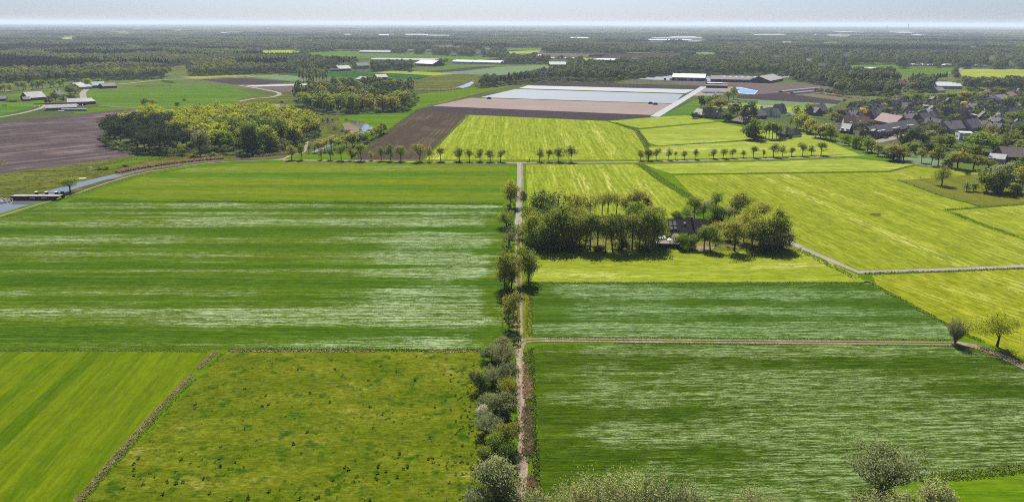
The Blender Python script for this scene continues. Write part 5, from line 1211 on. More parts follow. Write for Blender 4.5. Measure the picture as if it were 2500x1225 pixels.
for k, (lf, x, b, tp, w) in enumerate([('golden yellow', 2103, 282, 262, 24), ('golden yellow', 2158, 268, 251, 20), ('golden yellow', 2244, 252, 242, 12), ('golden yellow', 2352, 262, 247, 16), ('copper-red', 2225, 262, 246, 22), ('copper-red', 2334, 264, 254, 18),
        ('dark green', 2344, 252, 234, 24), ('fresh green', 2236, 278, 258, 20), ('fresh green', 2262, 280, 267, 26), ('mid-green', 2390, 262, 245, 22), ('mid-green', 2337, 296, 279, 16), ('mid-green', 2360, 298, 284, 14), ('fresh green', 2246, 283, 268, 18),
        ('mid-green', 2170, 276, 262, 26), ('dark green', 2150, 282, 268, 26), ('fresh green', 2222, 288, 277, 12), ('mid-green', 2320, 294, 278, 14), ('mid-green', 2424, 298, 285, 16), ('mid-green', 2460, 262, 232, 34), ('dark green', 2480, 258, 236, 26),
        ('dark green', 2065, 316, 298, 22), ('mid-green', 2094, 300, 286, 14), ('fresh green', 2204, 304, 288, 18), ('mid-green', 2296, 318, 302, 20), ('fresh green', 2306, 276, 264, 18), ('copper-red', 2188, 272, 262, 14), ('mid-green', 2120, 278, 258, 26),
        ('fresh green', 2440, 308, 288, 30), ('fresh green', 2470, 300, 272, 34), ('mid-green', 2492, 300, 266, 34), ('mid-green', 2104, 266, 240, 28), ('fresh green', 2080, 268, 244, 24), ('fresh green', 2132, 262, 238, 26), ('mid-green', 2160, 258, 236, 28),
        ('olive', 2188, 254, 232, 30), ('mid-green', 2212, 252, 230, 26), ('fresh green', 2240, 248, 226, 32), ('fresh green', 2268, 250, 228, 34), ('mid-green', 2296, 246, 226, 34), ('fresh green', 2322, 246, 224, 36), ('olive', 2350, 244, 222, 34), ('fresh green', 2376, 244, 224, 34),
        ('olive', 2402, 240, 222, 30), ('copper-red', 2426, 232, 216, 24), ('mid-green', 2446, 232, 214, 24), ('mid-green', 2024, 284, 262, 14), ('grey-green', 2410, 284, 270, 14), ('mid-green', 2280, 270, 258, 16), ('grey-green', 2380, 280, 268, 12), ('mid-green', 2448, 286, 274, 14)]):
    tree('oak', lf, x, b, tp, w, garden_label(lf, x, b, b - tp), 'garden trees of the village', 'garden_tree', dens=.5)
for k in range(9):
    x = 733 + k * 8; tree('poplar', 'grey-green' if k % 3 else 'mid-green', x, 199 + (k % 2) * 1.5, 160 + (k * 7) % 5, 11, 'tall poplar of the clump on the strip meadow, %s from the dark field' % NUM[k + 1], 'poplars on the strip meadow', 'poplar_tree', dens=.6)
# --- the two woods by the river
def wood(poly, step, fn, group, jit=.32):
    P = [at(*p) for p in poly]; x0, x1 = min(p.x for p in P), max(p.x for p in P); y0, y1 = min(p.y for p in P), max(p.y for p in P)
    pts = []; r_ = 0; y = y0
    while y < y1:
        x = x0 + (step / 2 if r_ % 2 else 0); rowp = []
        while x < x1:
            q = (x + random.uniform(-jit, jit) * step, y + random.uniform(-jit, jit) * step * .8)
            u = px_of((q[0], q[1], 0))
            if in_poly(u[0], u[1], poly): rowp.append((u[0], u[1], q))
            x += step
        if rowp:
            for k, (a, b, q) in enumerate(rowp): fn(len(pts), k, a, b, q)
            pts.append(rowp)
        y += step * .87; r_ += 1
    return pts
def river_wood(ri, k, a, b, q):
    pine = (a < 425 and b > 318) or (a < 470 and b > 345)
    dark = 570 < a < 690 and b > 335
    lf = 'blackish-green' if pine else (random.choice(('dark green', 'mid-green')) if dark else random.choices(('yellow-green', 'olive', 'bronze', 'fresh green', 'mid-green'), (6, 3, 1.5, 2, 1))[0])
    h = random.uniform(14, 17.5) if not dark else random.uniform(17, 20)
    tree('pine' if pine else 'forest', lf, a, b, 0, 0, '%s %s, %s from the ploughed field in the %s rank of the riverside wood' % (lf, 'pine' if pine else 'tree', NUM[k + 1], NUM[ri + 1]),
         'trees of the riverside wood', 'pine_tree' if pine else 'woodland_tree', dens=.8, loc=Vector((q[0], q[1], 0)), h=h, w=random.uniform(13, 16.5))
wood([(252, 338), (300, 312), (350, 297), (480, 289), (600, 287), (710, 291), (776, 312), (778, 330), (742, 345), (692, 362), (660, 372), (590, 382), (575, 370), (500, 366), (440, 366), (430, 378), (345, 372), (270, 352)], 14.5, river_wood, 'riverside')
for kd, lf, x, b, tp, w, lb in [('forest', 'fresh green', 445, 377, 351, 25, 'small bright tree standing before the pines'), ('forest', 'grey-green', 490, 381, 316, 42, 'tall grey-green poplar before the riverside wood'),
        ('spruce', 'mid-green', 566, 364, 341, 16, 'small young pine alone before the riverside wood'), ('forest', 'mid-green', 674, 366, 338, 20, 'round grey tree at the river end of the riverside wood'),
        ('forest', 'grey-green', 692, 363, 336, 20, 'second round tree at the river end of the riverside wood'), ('forest', 'dark green', 610, 374, 296, 44, 'tallest dark tree of the riverside wood')]:
    tree(kd, lf, x, b, tp, w, lb, None, 'woodland_tree')
MIXED_REST = []
def mixed_wood(ri, k, a, b, q):
    if ri > 4: MIXED_REST.append(q); return
    lf = random.choices(('mid-green', 'fresh green', 'dark green', 'olive', 'yellow-green', 'grey-green', 'bronze'), (5, 4, 3, 2, 3, 2, 1))[0]
    h = random.uniform(15, 20)
    tree(random.choice(('forest', 'forest', 'oak', 'poplar')) if ri else 'forest', lf, a, b, 0, 0, '%s tree, %s from the pond in the %s rank of the mixed wood' % (lf, NUM[k + 1], NUM[ri + 1]),
         'trees of the mixed wood', 'mixed_wood_tree', dens=.5, loc=Vector((q[0], q[1], 0)), h=h, w=random.uniform(12, 16))
wood([(712, 256), (722, 244), (770, 230), (880, 224), (985, 226), (1016, 238), (1008, 256), (985, 271), (930, 273), (880, 273), (825, 279), (800, 278), (745, 268)], 16.5, mixed_wood, 'mixed')

# ------------------------------------------------------------------ the great woods beyond, as masses
def pxv(p):
    d = p - np.array(CPOS); f = d @ np.array(FWD)
    return CX + FPX * (d @ np.array(RGT)) / f, CY - FPX * (d @ np.array(UPV)) / f
ZONES = [[(-900, 40), (640, 40), (640, 181), (440, 187), (395, 193), (290, 196), (180, 199), (100, 203), (-900, 214)],
         [(630, 40), (2000, 40), (2000, 158), (1345, 157), (1230, 158), (1060, 158), (1060, 172), (630, 181)],
         [(700, 170), (1062, 168), (1062, 178), (900, 176), (720, 178)],
         [(1154, 218), (1166, 186), (1240, 172), (1345, 160), (1900, 150), (1930, 190), (1640, 186), (1500, 201), (1420, 199), (1340, 197), (1260, 206), (1180, 217)],
         [(840, 200), (1005, 198), (1005, 206), (900, 210), (840, 206)], [(690, 176), (730, 176), (730, 182), (690, 182)],
         [(1830, 40), (3400, 40), (3400, 240), (2450, 224), (2260, 226), (2180, 240), (2080, 238), (1990, 224), (1985, 206), (1930, 196), (1830, 186)]]
KEEPERS = list(CLEAR)
def allowed(p, h, wid):
    zx, zy = pxv(p); ok = np.zeros(len(p), bool)
    for z in ZONES: ok |= in_poly(zx, zy, z)
    for f, sx in ((0.05, 0), (0.5, -.8), (0.5, .8), (0.98, 0)):
        q = p.copy(); q[:, 2] += h * f; q[:, 0] += sx * wid
        qx, qy = pxv(q)
        for poly in KEEPERS:
            ys = [y for _, y in poly]; xs = [x for x, _ in poly]
            s = (qy > min(ys)) & (qy < max(ys)) & (qx > min(xs)) & (qx < max(xs))
            if s.any():
                i = np.nonzero(s)[0]; ok[i[in_poly(qx[i], qy[i], poly)]] = False
    return ok
def patch(p, s, ph):
    x, y = p[:, 0] / s, p[:, 1] / s
    return (np.sin(x * 1.7 + ph + 1.3 * np.sin(y * 1.1 + ph)) + np.sin(y * 2.1 - ph * 2 + 1.1 * np.sin(x * .9)) + .6 * np.sin(x * 4.1 + y * 3.3 + ph * 3)) / 2.6
def candidates(d0, d1, step):
    ang = R(37.5); ys = np.arange(d0 * math.cos(ang) * .95, d1, step * .87)
    out = []
    for i, y in enumerate(ys):
        m = min(y * math.tan(ang) + 30, d1 * math.sin(ang))
        x = np.arange(-m, m, step) + (step / 2 if i % 2 else 0)
        out.append(np.stack([x, np.full(len(x), y), np.zeros(len(x))], 1))
    p = np.concatenate(out); p[:, :2] += rng.uniform(-.38, .38, (len(p), 2)) * step
    r_ = np.hypot(p[:, 0], p[:, 1])
    return p[(r_ > d0) & (r_ < d1)]
crowns = []
for i, (k, lf) in enumerate([('round', 'yellow-green'), ('round', 'olive'), ('round', 'fresh green'), ('round', 'mid-green'), ('tall', 'mid-green'), ('tall', 'grey-green'), ('round', 'grey-green'), ('tall', 'olive'),
                             ('round', 'dark green'), ('cone', 'blackish-green'), ('cone', 'blackish-green'), ('round', 'bronze'), ('tall', 'dark green')]):
    crowns.append((*far_tree(k, 300 + i, lf, 150, .80), lf))
cA = lib_coll('near_crowns', crowns)
k = len(MIXED_REST); s = rng.uniform(1.2, 1.5, k)       # the back of the mixed wood, behind its first ranks
forest('mixed_woodland', [(a, b, 0) for a, b in MIXED_REST], rng.integers(0, 9, k), np.stack([s, s, rng.uniform(1.15, 1.5, k)], 1), cA)
p = candidates(640, 2500, 8.6)
hh = rng.uniform(9.5, 15.5, len(p)); p_ok = allowed(p, hh, 4.0)
p, hh = p[p_ok], hh[p_ok]
px_, py_ = pxv(p)
leftw = px_ < 700
pn = patch(p, 150, .4) + .3 * patch(p, 45, 2.0)
pine = np.where(leftw, pn > .22, pn > .85)
sp = patch(p, 60, 5.0) + .7 * rng.normal(size=len(p)) * .6
idx = np.where(sp > .55, 0, np.where(sp > .2, 1, np.where(sp > -.1, 2, np.where(sp > -.4, 3, 6))))
rt = rng.random(len(p))
idx = np.where(~leftw, np.where(rt < .30, 3, np.where(rt < .45, 4, np.where(rt < .62, 6, np.where(rt < .74, 5, np.where(rt < .84, 8, np.where(rt < .92, 2, np.where(rt < .95, 11, 7))))))), idx)
idx = np.where(leftw & (rt < .10), 11, idx)
idx = np.where(leftw & (py_ < 118) & (idx < 2), np.where(rt < .6, 6, 3), idx)
idx = np.where(pine, np.where(rng.random(len(p)) < .5, 9, 10), idx)
scl = np.stack([rng.uniform(.75, 1.2, len(p)) * np.where(pine, .85, 1), np.zeros(len(p)), hh / 13.0], 1); scl[:, 1] = scl[:, 0]
thin = patch(p, 140, 7.7) > (.72 if True else 9)
keepm = ~(thin & (py_ < 150))
for nm, sel in (('western_forest', leftw), ('eastern_woods', ~leftw)):
    s = sel & keepm
    forest(nm, p[s], idx[s], scl[s], cA)
N_NEAR = int(keepm.sum())
# undergrowth along the wood edges, and the gardens between the village roofs: too many shrubs to count
bushes = [(*far_tree('round', 700 + i, lf, 120, .8), lf) for i, lf in enumerate(('mid-green', 'fresh green', 'dark green', 'grey-green', 'olive'))]
cU = lib_coll('undergrowth_crowns', bushes)
def shrubs(name, lines, width, step, lo, hi):
    p = np.concatenate([along(l, width, step) for l in lines]); k = len(p); s = rng.uniform(lo, hi, k) / 13.0
    forest(name, p, rng.integers(0, 5, k), np.stack([s * rng.uniform(1.0, 1.9, k), s * rng.uniform(1.0, 1.9, k), s], 1), cU)
shrubs('undergrowth', [[(262, 356), (345, 376), (430, 382), (500, 372), (575, 376)], [(590, 385), (660, 376), (745, 349), (782, 328)], [(735, 268), (800, 281), (880, 277), (990, 274), (1018, 244)]], 7, 2.2, 2.0, 5.5)
shrubs('undergrowth', [[(1292, 600), (1380, 606), (1500, 606), (1600, 604)], [(1760, 606), (1840, 608), (1915, 608)]], 5, 2.4, .8, 2.6)
shrubs('undergrowth', [[(1247, 505), (1246, 560), (1246, 620), (1246, 700), (1244, 800)], [(1246, 820), (1240, 900), (1236, 1000), (1232, 1100), (1228, 1225)]], 4, 1.6, .6, 2.4)
shrubs('undergrowth', [[(1160, 216), (1260, 207), (1340, 199), (1420, 200), (1500, 203)], [(1990, 228), (2080, 239), (2180, 242)], [(1640, 190), (1930, 190)]], 10, 3.0, 3.5, 7.5)
q = np.array([[random.uniform(2035, 2560), random.uniform(226, 332)] for _ in range(2600)])
vpoly = [(2035, 296), (2072, 270), (2200, 250), (2420, 230), (2560, 230), (2560, 332), (2400, 330), (2300, 343), (2200, 330), (2180, 316), (2060, 318)]
q = q[in_poly(q[:, 0], q[:, 1], vpoly)]
okq = np.ones(len(q), bool)
for poly in KEEPERS:
    if max(x for x, _ in poly) - min(x for x, _ in poly) < 90 and min(x for x, _ in poly) > 2030: okq &= ~in_poly(q[:, 0], q[:, 1], poly)
P = np.array([tuple(at(a, b)) for a, b in q[okq]]); k = len(P); s = rng.uniform(1.6, 6.6, k) / 13.0
forest('village_gardens', P, rng.integers(0, 5, k), np.stack([s * 1.25, s * 1.25, s], 1), cU)
# farther off the woods are sown as copses: each a patch of many small crowns
def copse(seed, leafs, n=34, size=64.0, leaves=46):
    g = np.random.default_rng(seed); V, F, M = [], [], []; b = 0; names = list(dict.fromkeys(leafs))
    for i in range(n):
        lf = leafs[g.integers(len(leafs))]; k = 'cone' if lf == 'blackish-green' else 'round'
        v, f = far_tree(k, seed * 91 + i, lf, leaves, 1.55)
        v = v * np.array([1.0, 1.0, g.uniform(.8, 1.2)]) + np.array([g.uniform(-.5, .5) * size, g.uniform(-.5, .5) * size, 0])
        V.append(v); F.append(f + b); M.append(np.full(len(f), names.index(lf))); b += len(v)
    me = np_mesh('copse', np.concatenate(V), np.concatenate(F), np.concatenate(M))
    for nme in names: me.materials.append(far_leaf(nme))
    return me
cB = bpy.data.collections.new('far_copses')
for i, lf in enumerate([['mid-green', 'grey-green', 'olive'], ['mid-green', 'fresh green', 'grey-green'], ['dark green', 'mid-green'], ['blackish-green'], ['olive', 'yellow-green', 'mid-green'], ['grey-green', 'mid-green', 'bronze']]):
    cB.objects.link(bpy.data.objects.new('copse', copse(500 + i, lf)))
for nm, d0, d1, st, sc_, fill in (('distant_woods', 2450, 6500, 56, 1.0, .62), ('horizon_woods', 6400, 17000, 150, 2.3, .55), ('rim_woods', 16500, 38000, 420, 6.0, .6)):
    p = candidates(d0, d1, st); hh = np.full(len(p), 13.0 * (1 if sc_ < 2 else 1.15)); ok = allowed(p, hh, 30 * sc_)
    dens = patch(p, st * 4.0, 1.1) + .5 * rng.normal(size=len(p)) > (1 - 2 * fill)
    p = p[ok & dens]; k = len(p)
    q = patch(p, st * 6.5, 3.3)
    idx = np.where(q > .40, 3, np.where(q > .12, 2, rng.integers(0, 6, k))); idx = np.where((idx == 3) & (q <= .40), 1, idx)
    scl = np.stack([np.full(k, sc_), np.full(k, sc_), rng.uniform(.75, 1.15, k) * (1 if sc_ < 2 else 1.1)], 1)
    forest(nm, p, idx, scl, cB)
# ------------------------------------------------------------------ rough grass, reeds and ditches
T_DITCH = leafm('ditch_grass_blades', (0.115, 0.17, 0.026), .5)
T_YELL = leafm('ley_grass_blades', (0.150, 0.170, 0.020), .35)
T_REED = leafm('dry_reed_blades', (0.26, 0.225, 0.135), .45, warm=(1.1, 1.05, 1.0))
T_RIVER = leafm('river_reed_blades', (0.205, 0.155, 0.095), .45)
T_BRAM = leafm('dead_bramble_blades', (0.24, 0.185, 0.125), .45)
T_STRAW = leafm('straw_blades', (0.25, 0.235, 0.145), .4)
T_TUSS = leafm('tussock_blades', (0.075, 0.12, 0.018), .45)
def ditch(pts, w=1.8, h=.7, mat=None, step=.16, name='ditch_grass', gaps=0):
    return tufts(name, along(pts, w * .8, step * .8, gaps=gaps), h * .5, .34, mat or T_DITCH, 4, .8)
ditch([(0, 855), (250, 855), (510, 857)], 1.6, .55); ditch([(-300, 855), (0, 855)], 1.6, .5)
ditch([(430, 491), (800, 494), (1228, 498)], 1.6, .8)
ditch([(1290, 691), (1700, 691), (2110, 691)], 1.6, .7)
ditch([(1330, 824.5), (1700, 826), (2325, 831)], 1.5, .6); ditch([(1500, 838), (1700, 838.5), (2325, 844)], .7, .4, gaps=.6)
ditch([(2125, 692), (2225, 745), (2330, 803), (2400, 835)], 2.6, .9)
ditch([(1945, 606), (2020, 645), (2090, 678)], 4.2, .9); ditch([(2110, 668), (2300, 663), (2500, 655)], 2.2, .8)
ditch([(1560, 400), (1600, 428), (1640, 455), (1686, 484)], 7, .9, step=.1)
ditch([(1500, 300), (1555, 320), (1572, 345), (1580, 360)], 6, 1.0, step=.12); ditch([(1578, 358), (1582, 388)], 4, .9)
ditch([(1640, 426), (1900, 423), (2172, 419), (2230, 404)], 2.6, .8, step=.2)
ditch([(1610, 357), (1700, 351), (1830, 343)], 2.6, .9, step=.2); ditch([(1484, 297), (1560, 316)], 3, .9, step=.25); ditch([(1560, 314), (1750, 298)], 2.4, .8, step=.25)
ditch([(2305, 513), (2400, 506), (2500, 500)], 2.6, .9); ditch([(2330, 522), (2400, 550), (2480, 577)], 4, 1.0)
ditch([(2195, 440), (2300, 480), (2390, 503)], 1.0, .6, gaps=.4)
ditch([(2220, 1170), (2350, 1158), (2500, 1140)], 3.2, .9); ditch([(2250, 1180), (2380, 1166), (2500, 1150)], 1.5, .6)
ditch([(1140, 281), (1068, 357), (1033, 390)], 2.5, .8, step=.25); ditch([(860, 391), (905, 350), (1018, 268)], 3, .9, step=.25)
ditch([(0, 534), (195, 474), (330, 432), (470, 409)], 1.6, .6, step=.2)
ditch([(0, 408), (120, 390), (250, 372)], .1, .1, step=4)
ditch([(60, 436), (150, 428), (240, 405), (330, 391), (440, 384)], 3, 1.0, step=.3, gaps=.3); ditch([(0, 446), (80, 440), (170, 432), (260, 420)], 3, 1.0, step=.3, gaps=.2); ditch([(0, 470), (90, 452), (160, 443)], 2, .8, step=.4, gaps=.4)
ditch([(215, 405), (330, 388), (420, 385), (560, 386)], 3, 1.2, step=.25, gaps=.2)
ditch([(200, 236), (330, 232), (560, 229)], 3, .8, step=.8); ditch([(240, 250), (400, 249), (560, 247)], 2, .7, step=.9, gaps=.4); ditch([(516, 210), (560, 224), (620, 232)], 4, 1.0, step=.7); ditch([(515, 246), (560, 250), (600, 260)], 5, 1.2, step=.5)
for ln in ([(1010, 205), (1060, 190), (1150, 195)], [(1005, 200), (1080, 205), (1140, 200)], [(1020, 212), (1100, 214)], [(1040, 197), (1120, 189), (1170, 190)]): ditch(ln, 6, 1.5, step=.9)
ditch([(590, 252), (660, 262), (715, 268)], 7, 1.5, step=.5); ditch([(640, 247), (700, 245)], 6, 1.2, step=.6)
ditch([(770, 356), (790, 340), (830, 330), (850, 318)], 7, 1.4, step=.3); ditch([(795, 298), (815, 316), (840, 330)], 9, 1.3, mat=leafm('silver_reed_blades', (0.15, 0.17, 0.10), .3), step=.25, name='reed_bed')
# reed beds
tufts('reed_bed', along([(530, 856), (440, 945), (350, 1040), (270, 1130), (190, 1225), (120, 1310)], 1.3, .07, gaps=.1), .45, .2, T_REED, 5)
tufts('ditch_grass', along([(545, 862), (450, 950), (362, 1044), (282, 1132), (200, 1225), (130, 1310)], .8, .16, gaps=.4), .3, .28, T_DITCH, 4)
tufts('straw_strip', along([(560, 857), (800, 857), (1170, 858)], 1.1, .16, gaps=.5), .4, .34, T_STRAW, 4)
tufts('ditch_grass', along([(560, 854), (1180, 855)], 1.3, .14), .4, .34, T_DITCH, 4)
tufts('reed_bed', along([(288, 422), (330, 412.5), (380, 404.5), (440, 396.5), (500, 390.5), (545, 387)], 4.5, .05), 1.5, .5, T_RIVER, 5, .3)
tufts('reed_bed', along([(620, 383), (660, 379.5), (704, 375)], 5, .08), 1.3, .5, T_RIVER, 4, .25)
tufts('reed_bed', along([(1025, 221), (1080, 222), (1125, 217)], 8, .15), 2.2, .8, T_REED, 4, .25)
for ln in ([(1284, 893), (1287, 925), (1289, 975)], [(1285, 995), (1288, 1040), (1288, 1112)], [(1293, 1132), (1297, 1165), (1297, 1205)]):
    tufts('bramble_strip', np.concatenate([along(ln, 1.3, .06, gaps=.22), along(ln, 2.4, .09, gaps=.4)]), .6, .22, T_BRAM, 5, 1.0)
tufts('ditch_grass', along([(1281, 860), (1284, 890), (1287, 990), (1291, 1130)], 1.4, .14), .35, .4, T_DITCH, 4)
tufts('ditch_grass', along([(1296, 850), (1301, 980), (1306, 1110), (1312, 1225)], 1.4, .1), .5, .4, T_DITCH, 4)
tufts('verge_grass', along([(1256, 852), (1255, 960), (1256, 1100), (1254, 1225)], 2.4, .2), .3, .4, T_DITCH, 4)
tufts('verge_grass', along([(1236, 500), (1234, 640), (1234, 830)], 3.0, .2), .35, .45, T_DITCH, 4)
tufts('verge_grass', along([(1288, 560), (1292, 690), (1292, 820)], 2.0, .2, gaps=.2), .3, .45, T_YELL, 4)
# tussocks of the rough pasture
q = np.array([[random.uniform(200, 1210), random.uniform(862, 1230)] for _ in range(3400)])
q = q[in_poly(q[:, 0], q[:, 1], [(560, 866), (1165, 864), (1175, 1225), (1190, 1300), (215, 1300), (232, 1225), (400, 1040)])]
P = np.array([tuple(at(a, b)) for a, b in q]); cl = patch(P, 9, 1.0) + .6 * rng.normal(size=len(P)) > .35
Pc = P[cl]; h_ = len(Pc) // 11
tufts('grass_tussock', Pc[:h_], .36, .46, T_TUSS, 10, 1.0); tufts('grass_tussock', Pc[h_:3 * h_], .20, .26, T_TUSS, 8, 1.0); tufts('grass_tussock', P[~cl][:900], .12, .2, T_DITCH, 6, 1.0)
q = np.array([[random.uniform(1080, 1200), random.uniform(865, 1230)] for _ in range(420)])
tufts('grass_tussock', np.array([tuple(at(a, b)) for a, b in q if random.random() < (a - 1080) / 120]), .28, .4, T_DITCH, 9, 1.0)
# hay left lying in rows: swaths of cut grass, as low loose tufts
def hay(poly, n, mat, h, w):
    ys = np.array([p[1] for p in poly]); xs = np.array([p[0] for p in poly])
    q = np.stack([rng.uniform(xs.min(), xs.max(), n), rng.uniform(ys.min(), ys.max(), n)], 1); q = q[in_poly(q[:, 0], q[:, 1], poly)]
    return q
# ------------------------------------------------------------------ hedges, fences, posts and the weir
def hedge(line, w, h, leaf, label, per=9.0):
    P = [at(*p) for p in line]; L = sum((b - a).length for a, b in zip(P, P[1:])); n = int(L * w * h * per)
    b = along(line, w, L / n if n else 1); m = len(b); b[:, 2] = rng.random(m) ** .6 * h
    v, f = leaf_quads(b, unit(m, rng), .26, rng, 1.2, .8, .4)
    o = np.array([P[0].x, P[0].y, 0]); e = empty('hedge', P[0], 0, label, 'hedge')
    fo = obj('foliage', np_mesh('foliage', v - o, f), LEAF[leaf], e)
    st = MB()
    for i in range(max(2, int(L / 3))):
        q = b[rng.integers(m)]; st.tube([(q[0] - o[0], q[1] - o[1], 0), (q[0] - o[0], q[1] - o[1], h * .7)], [.06, .03], 4)
    st.build('stem', BARK, e)
    return e
hedge([(2038, 333), (2082, 346)], 1.6, 2.0, 'dark green', 'clipped dark hedge along the street opposite the ley field')
hedge([(1900, 340), (1918, 338), (1934, 340)], 3.0, 3.0, 'blackish-green', 'thick black-green hedge between the birch grove and the thatched farmhouse')
hedge([(1900, 322), (1948, 323)], 1.8, 2.0, 'mid-green', 'hedge row of the hamlet nursery, the front one'); hedge([(1905, 314), (1950, 315)], 1.8, 2.0, 'mid-green', 'hedge row of the hamlet nursery, the middle one')
hedge([(1900, 330), (1946, 329)], 1.6, 1.6, 'dark green', 'low hedge of the hamlet nursery beside the birch grove')
hedge([(330, 213), (420, 210)], 3.5, 3.2, 'bronze', 'long brown hedge at the back of the green field', 4); hedge([(396, 201), (424, 204)], 3, 3.5, 'dark green', 'short dark hedge at the corner of the hedged meadow', 4)
hedge([(1500, 198), (1640, 201)], 3, 3.4, 'mid-green', 'hedge before the film yard of the growers', 3); hedge([(1795, 250), (1850, 252)], 3, 3, 'dark green', 'dark hedge at the back of the hamlet meadow', 5)
hedge([(2202, 381), (2240, 386)], 1.6, 2.2, 'dark green', 'dark hedge at the back of the pale crop by the street', 7)
hedge([(2358, 428), (2368, 427)], 3, 1.6, 'blackish-green', 'small black shrubbery in the paddock', 7)
hedge([(1640, 207), (1560, 203)], .6, .6, 'mid-green', 'low weedy line along the top of the dark bed', 2)
sheet('pale_crop', [(2200, 384), (2246, 380), (2300, 392), (2300, 406), (2262, 404), (2205, 392)], M_BLUEG, 0.05, False)
def post_fence(label, line, step, h):
    P = [at(*p) for p in line]; e = empty('pasture_fence', P[0], 0, label, 'fence'); pts = []
    for a, b in zip(P, P[1:]):
        n = max(1, int((b - a).length / step)); pts += [a.lerp(b, k / n) - P[0] for k in range(n)]
    pts.append(P[-1] - P[0]); base = None
    for q in pts:
        if base is None:
            m = MB(); m.tube([(0, 0, 0), (0, 0, h)], [.09, .08], 6); base = m.mesh('post')
        o = obj('post', base, BARK if not base.materials else None, e); o.location = q
    for z in (h * .55, h * .9):
        m = MB(); m.tube([tuple(q + Vector((0, 0, z))) for q in pts], [.015] * len(pts), 3); m.build('wire', CONC, e)
post_fence('post and wire fence along the near side of the paddock', [(2192, 441), (2300, 479), (2390, 503)], 7, 1.3)
post_fence('post and wire fence along the far side of the paddock', [(2192, 440), (2300, 431), (2420, 423)], 8, 1.3)
post_fence('line of posts between the street and the pale crop', [(2200, 394), (2262, 406), (2300, 412)], 6, 1.2)
for i, (x, y, lb) in enumerate([(1293, 395.5, 'dark wooden marker post beside the lane junction'), (1301, 395.5, 'short marker post beside the tall one at the lane junction')]):
    e = empty('marker_post', at(x, y), 0, lb, 'post'); h = 1.9 - i * .9
    m = MB(); m.box(-.16, .16, -.16, .16, 0, h); m.build('shaft', W_DARK, e); m = MB(); m.box(-.2, .2, -.2, .2, h, h + .12); m.build('cap', W_DARK, e)
# weir over the river
wr = empty('weir', at(92, 489), dirang((40, 489), (108, 489)), 'low concrete weir with a dark wall across the river by the lone tree', 'weir')
m = MB(); m.box(-11, 9, 0, .6, -.2, 2.0); m.add([(-11, 0, 2.0), (-11, .6, 2.0), (-14, .6, 2.0), (-14, 0, 2.0), (-11, 0, 0), (-11, .6, 0)], [(0, 3, 4), (1, 5, 2), (0, 1, 2, 3), (3, 2, 5, 4)]); m.build('wall', W_DARK, wr)
m = MB(); m.box(-13, 11, -.15, 3.8, 2.003, 2.16); m.build('deck', plain('weathered_concrete', (.24, .23, .20), .95, .05, .25, .8), wr)
for x in (-2.4, 3.2):
    m = MB(); m.box(x - 1.3, x + 1.3, -.08, -.01, .9, 1.35); m.build('gate_panel', WHITE, wr)
for x in (-3.4, 1.6, 6.6, 9.6):
    m = MB(); m.box(x - .6, x + .6, 4.9, 6.0, 0, 3.0); b = m.build('pier', W_DARK, wr); m = MB(); m.box(x - .7, x + .7, 4.8, 6.1, 3.0, 3.25); m.build('cap', WHITE if x < 9 else W_DARK, b)
m = MB(); m.box(-2.7, 9, 5.3, 5.45, 2.55, 2.7); m.build('rail', W_DARK, wr)
sheet('weir_bank', [(20, 478), (40, 476), (55, 489), (110, 489), (150, 478), (108, 493), (60, 495), (36, 494)], plain('wet_earth', (.06, .05, .045), .9, .2, .3), .062, False)
sp = []
for i in range(420):
    x, y = random.uniform(-60, 34), random.uniform(483, 499)
    if y < 497 - max(0, (x - 10)) * .25 and y > 482 + max(0, x - 14) * .5: sp.append(at(x, y))
m = MB()
for q in sp:
    s = random.uniform(.25, .6); a = [random.uniform(.6, 1.2) * s for _ in range(8)]
    m.hexa([(q.x - a[0], q.y - a[1], 0), (q.x + a[2], q.y - a[3], 0), (q.x + a[4], q.y + a[5], 0), (q.x - a[6], q.y + a[7], 0), (q.x - a[0] * .6, q.y - a[1] * .6, a[2] * 1.2), (q.x + a[2] * .6, q.y - a[3] * .6, a[3]), (q.x + a[4] * .6, q.y + a[5] * .6, a[4] * 1.2), (q.x - a[6] * .6, q.y + a[7] * .6, a[1])])
m.build('rubble', plain('rubble_stone', (.34, .31, .30), .9, .1, .4, .8))['kind'] = 'stuff'
jt = empty('jetty', at(200, 438), .15, 'small white fishing platform on the river bank behind the lone tree', 'jetty')
m = MB(); m.box(-2.2, 2.2, -.8, .8, .5, .62); m.build('deck', WHITE, jt)
for x in (-2, 2):
    m = MB(); m.box(x - .08, x + .08, -.7, -.54, 0, .5); m.build('leg', BARK, jt)
sheet('parched_patch', [(2122, 523), (2130, 520), (2150, 522), (2152, 527), (2136, 529)], grass('bare_patch', alb(120, 122, 76), alb(100, 116, 60), .2, 1, 2), .06, False)
hp = empty('rubble_heap', at(2116, 688), .3, 'small pale heap of rubble at the corner of the two ley fields', 'rubble heap'); m = MB()
m.tube([(-1.5, 0, 0), (-.6, .2, .1), (.5, -.1, .12), (1.5, 0, 0)], [.15, .45, .4, .1], 8); m.build('mound', plain('sandy_rubble', (.26, .225, .17), .95, .05, .3), hp)
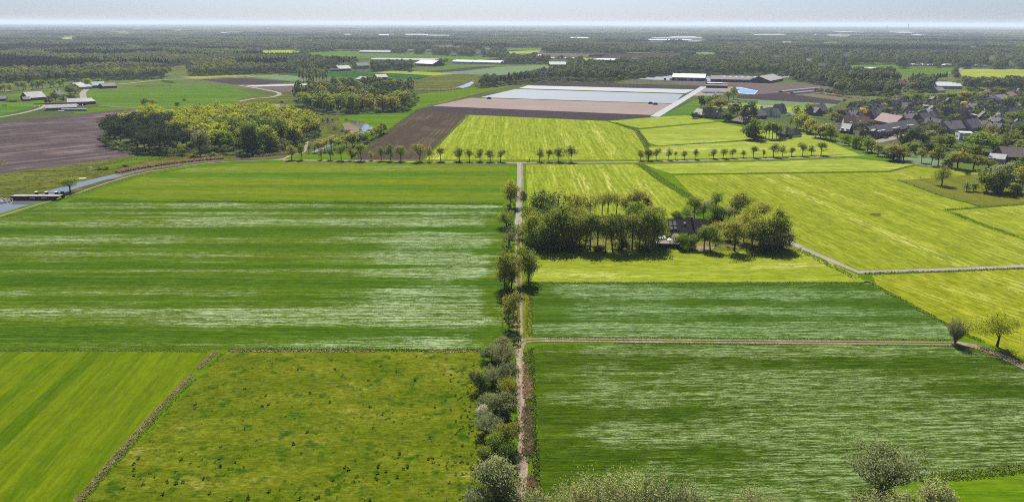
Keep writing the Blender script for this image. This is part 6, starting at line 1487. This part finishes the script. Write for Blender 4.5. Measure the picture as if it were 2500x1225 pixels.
# cars of the village
def car(label, x, y, rz, paint):
    e = empty('parked_car', at(x, y, .12), rz, label, 'car', 'cars parked in the village')
    m = MB(); m.box(-2.1, 2.1, -.85, .85, .3, .8); m.hexa([(-2.1, -.82, .8), (2.0, -.82, .8), (2.0, .82, .8), (-2.1, .82, .8), (-2.0, -.78, .95), (1.7, -.78, .9), (1.7, .78, .9), (-2.0, .78, .95)]); m.build('body', paint, e)
    m = MB(); m.hexa([(-1.9, -.76, .9), (1.0, -.76, .9), (1.0, .76, .9), (-1.9, .76, .9), (-1.5, -.62, 1.42), (.3, -.62, 1.42), (.3, .62, 1.42), (-1.5, .62, 1.42)]); m.build('window', GLASS, e)
    m = MB(); m.box(-1.45, .25, -.58, .58, 1.42, 1.47); m.build('roof', paint, e)
    for sx in (-1.3, 1.3):
        for sy in (-.8, .8):
            m = MB(); m.tube([(sx, sy - .1, .32), (sx, sy + .1, .32)], [.32, .32], 10); m.build('wheel', W_DARK, e)
CW = plain('white_car_paint', (.75, .75, .75), .3, .5, .02); CD = plain('dark_car_paint', (.04, .045, .055), .3, .5, .05); CR = plain('red_car_paint', (.3, .03, .03), .3, .5, .05); CG = plain('silver_car_paint', (.4, .41, .42), .3, .5, .03)
for lb, x, y, rz, pt in [('white car at the corner of the terrace parking place', 2133, 337, .3, CW), ('dark car in the middle of the terrace parking place', 2162, 338, .2, CD), ('silver car under the terrace dormers', 2186, 333, .4, CG),
                         ('white van-like car, western of the pair among the roofs', 2415, 272, .2, CW), ('white van-like car, eastern of the pair among the roofs', 2420, 272.5, .2, CW), ('white car west of the yard among the far roofs', 2452, 276, .2, CW),
                         ('white car east of the yard among the far roofs', 2458, 276.5, .2, CW), ('red car on the village lane by the pink-roofed hall', 2128, 303, -.3, CR), ('silver car beside the twin gables', 2366, 329, .5, CG), ('white car behind the hamlet hedge', 1924, 283, .4, CW)]:
    car(lb, x, y, rz, pt)
# two horses in the farm meadow
for i, (x, y) in enumerate([(7, 260), (15, 259.5)]):
    m = MB(); m.tube([(-.95, 0, 1.25), (-.6, 0, 1.28), (0, 0, 1.2), (.6, 0, 1.3), (.95, 0, 1.4), (1.45, 0, 1.0 if i else 1.9), (1.75, 0, .55 if i else 2.1), (2.1, 0, .3 if i else 1.95)], [.2, .36, .38, .36, .28, .19, .15, .09], 8)
    for sx in (-.75, .7):
        for sy in (-.18, .18): m.tube([(sx, sy, 1.2), (sx + (.08 if sx < 0 else 0), sy, .65), (sx - .04, sy, .05)], [.17, .09, .07], 6)
    m.tube([(-.95, 0, 1.35), (-1.2, 0, 1.1), (-1.25, 0, .6)], [.07, .09, .03], 5)
    e = empty('horse', at(x, y), .4 + i * 2.4, ('dark horse standing with raised head in the farm meadow', 'dark horse grazing in the farm meadow')[i], 'horse', 'horses in the farm meadow')
    m.build('body', plain('horse_coat', (.035, .025, .02), .7, .2, .2), e)
# ------------------------------------------------------------------ haze: the air itself
hz = NT('air'); hz.n.remove(hz.b)
vs = hz.n.new('ShaderNodeVolumePrincipled')
vs.inputs['Color'].default_value = (0.78, 0.89, 1.0, 1); vs.inputs['Density'].default_value = 6.5e-5; vs.inputs['Anisotropy'].default_value = 0.1
hz.l.new(vs.outputs[0], hz.out.inputs['Volume'])
m = MB(); m.box(-46000, 46000, -46000, 46000, -1.0, 145.0)
hb = m.build('haze', hz.m); hb['kind'] = 'stuff'
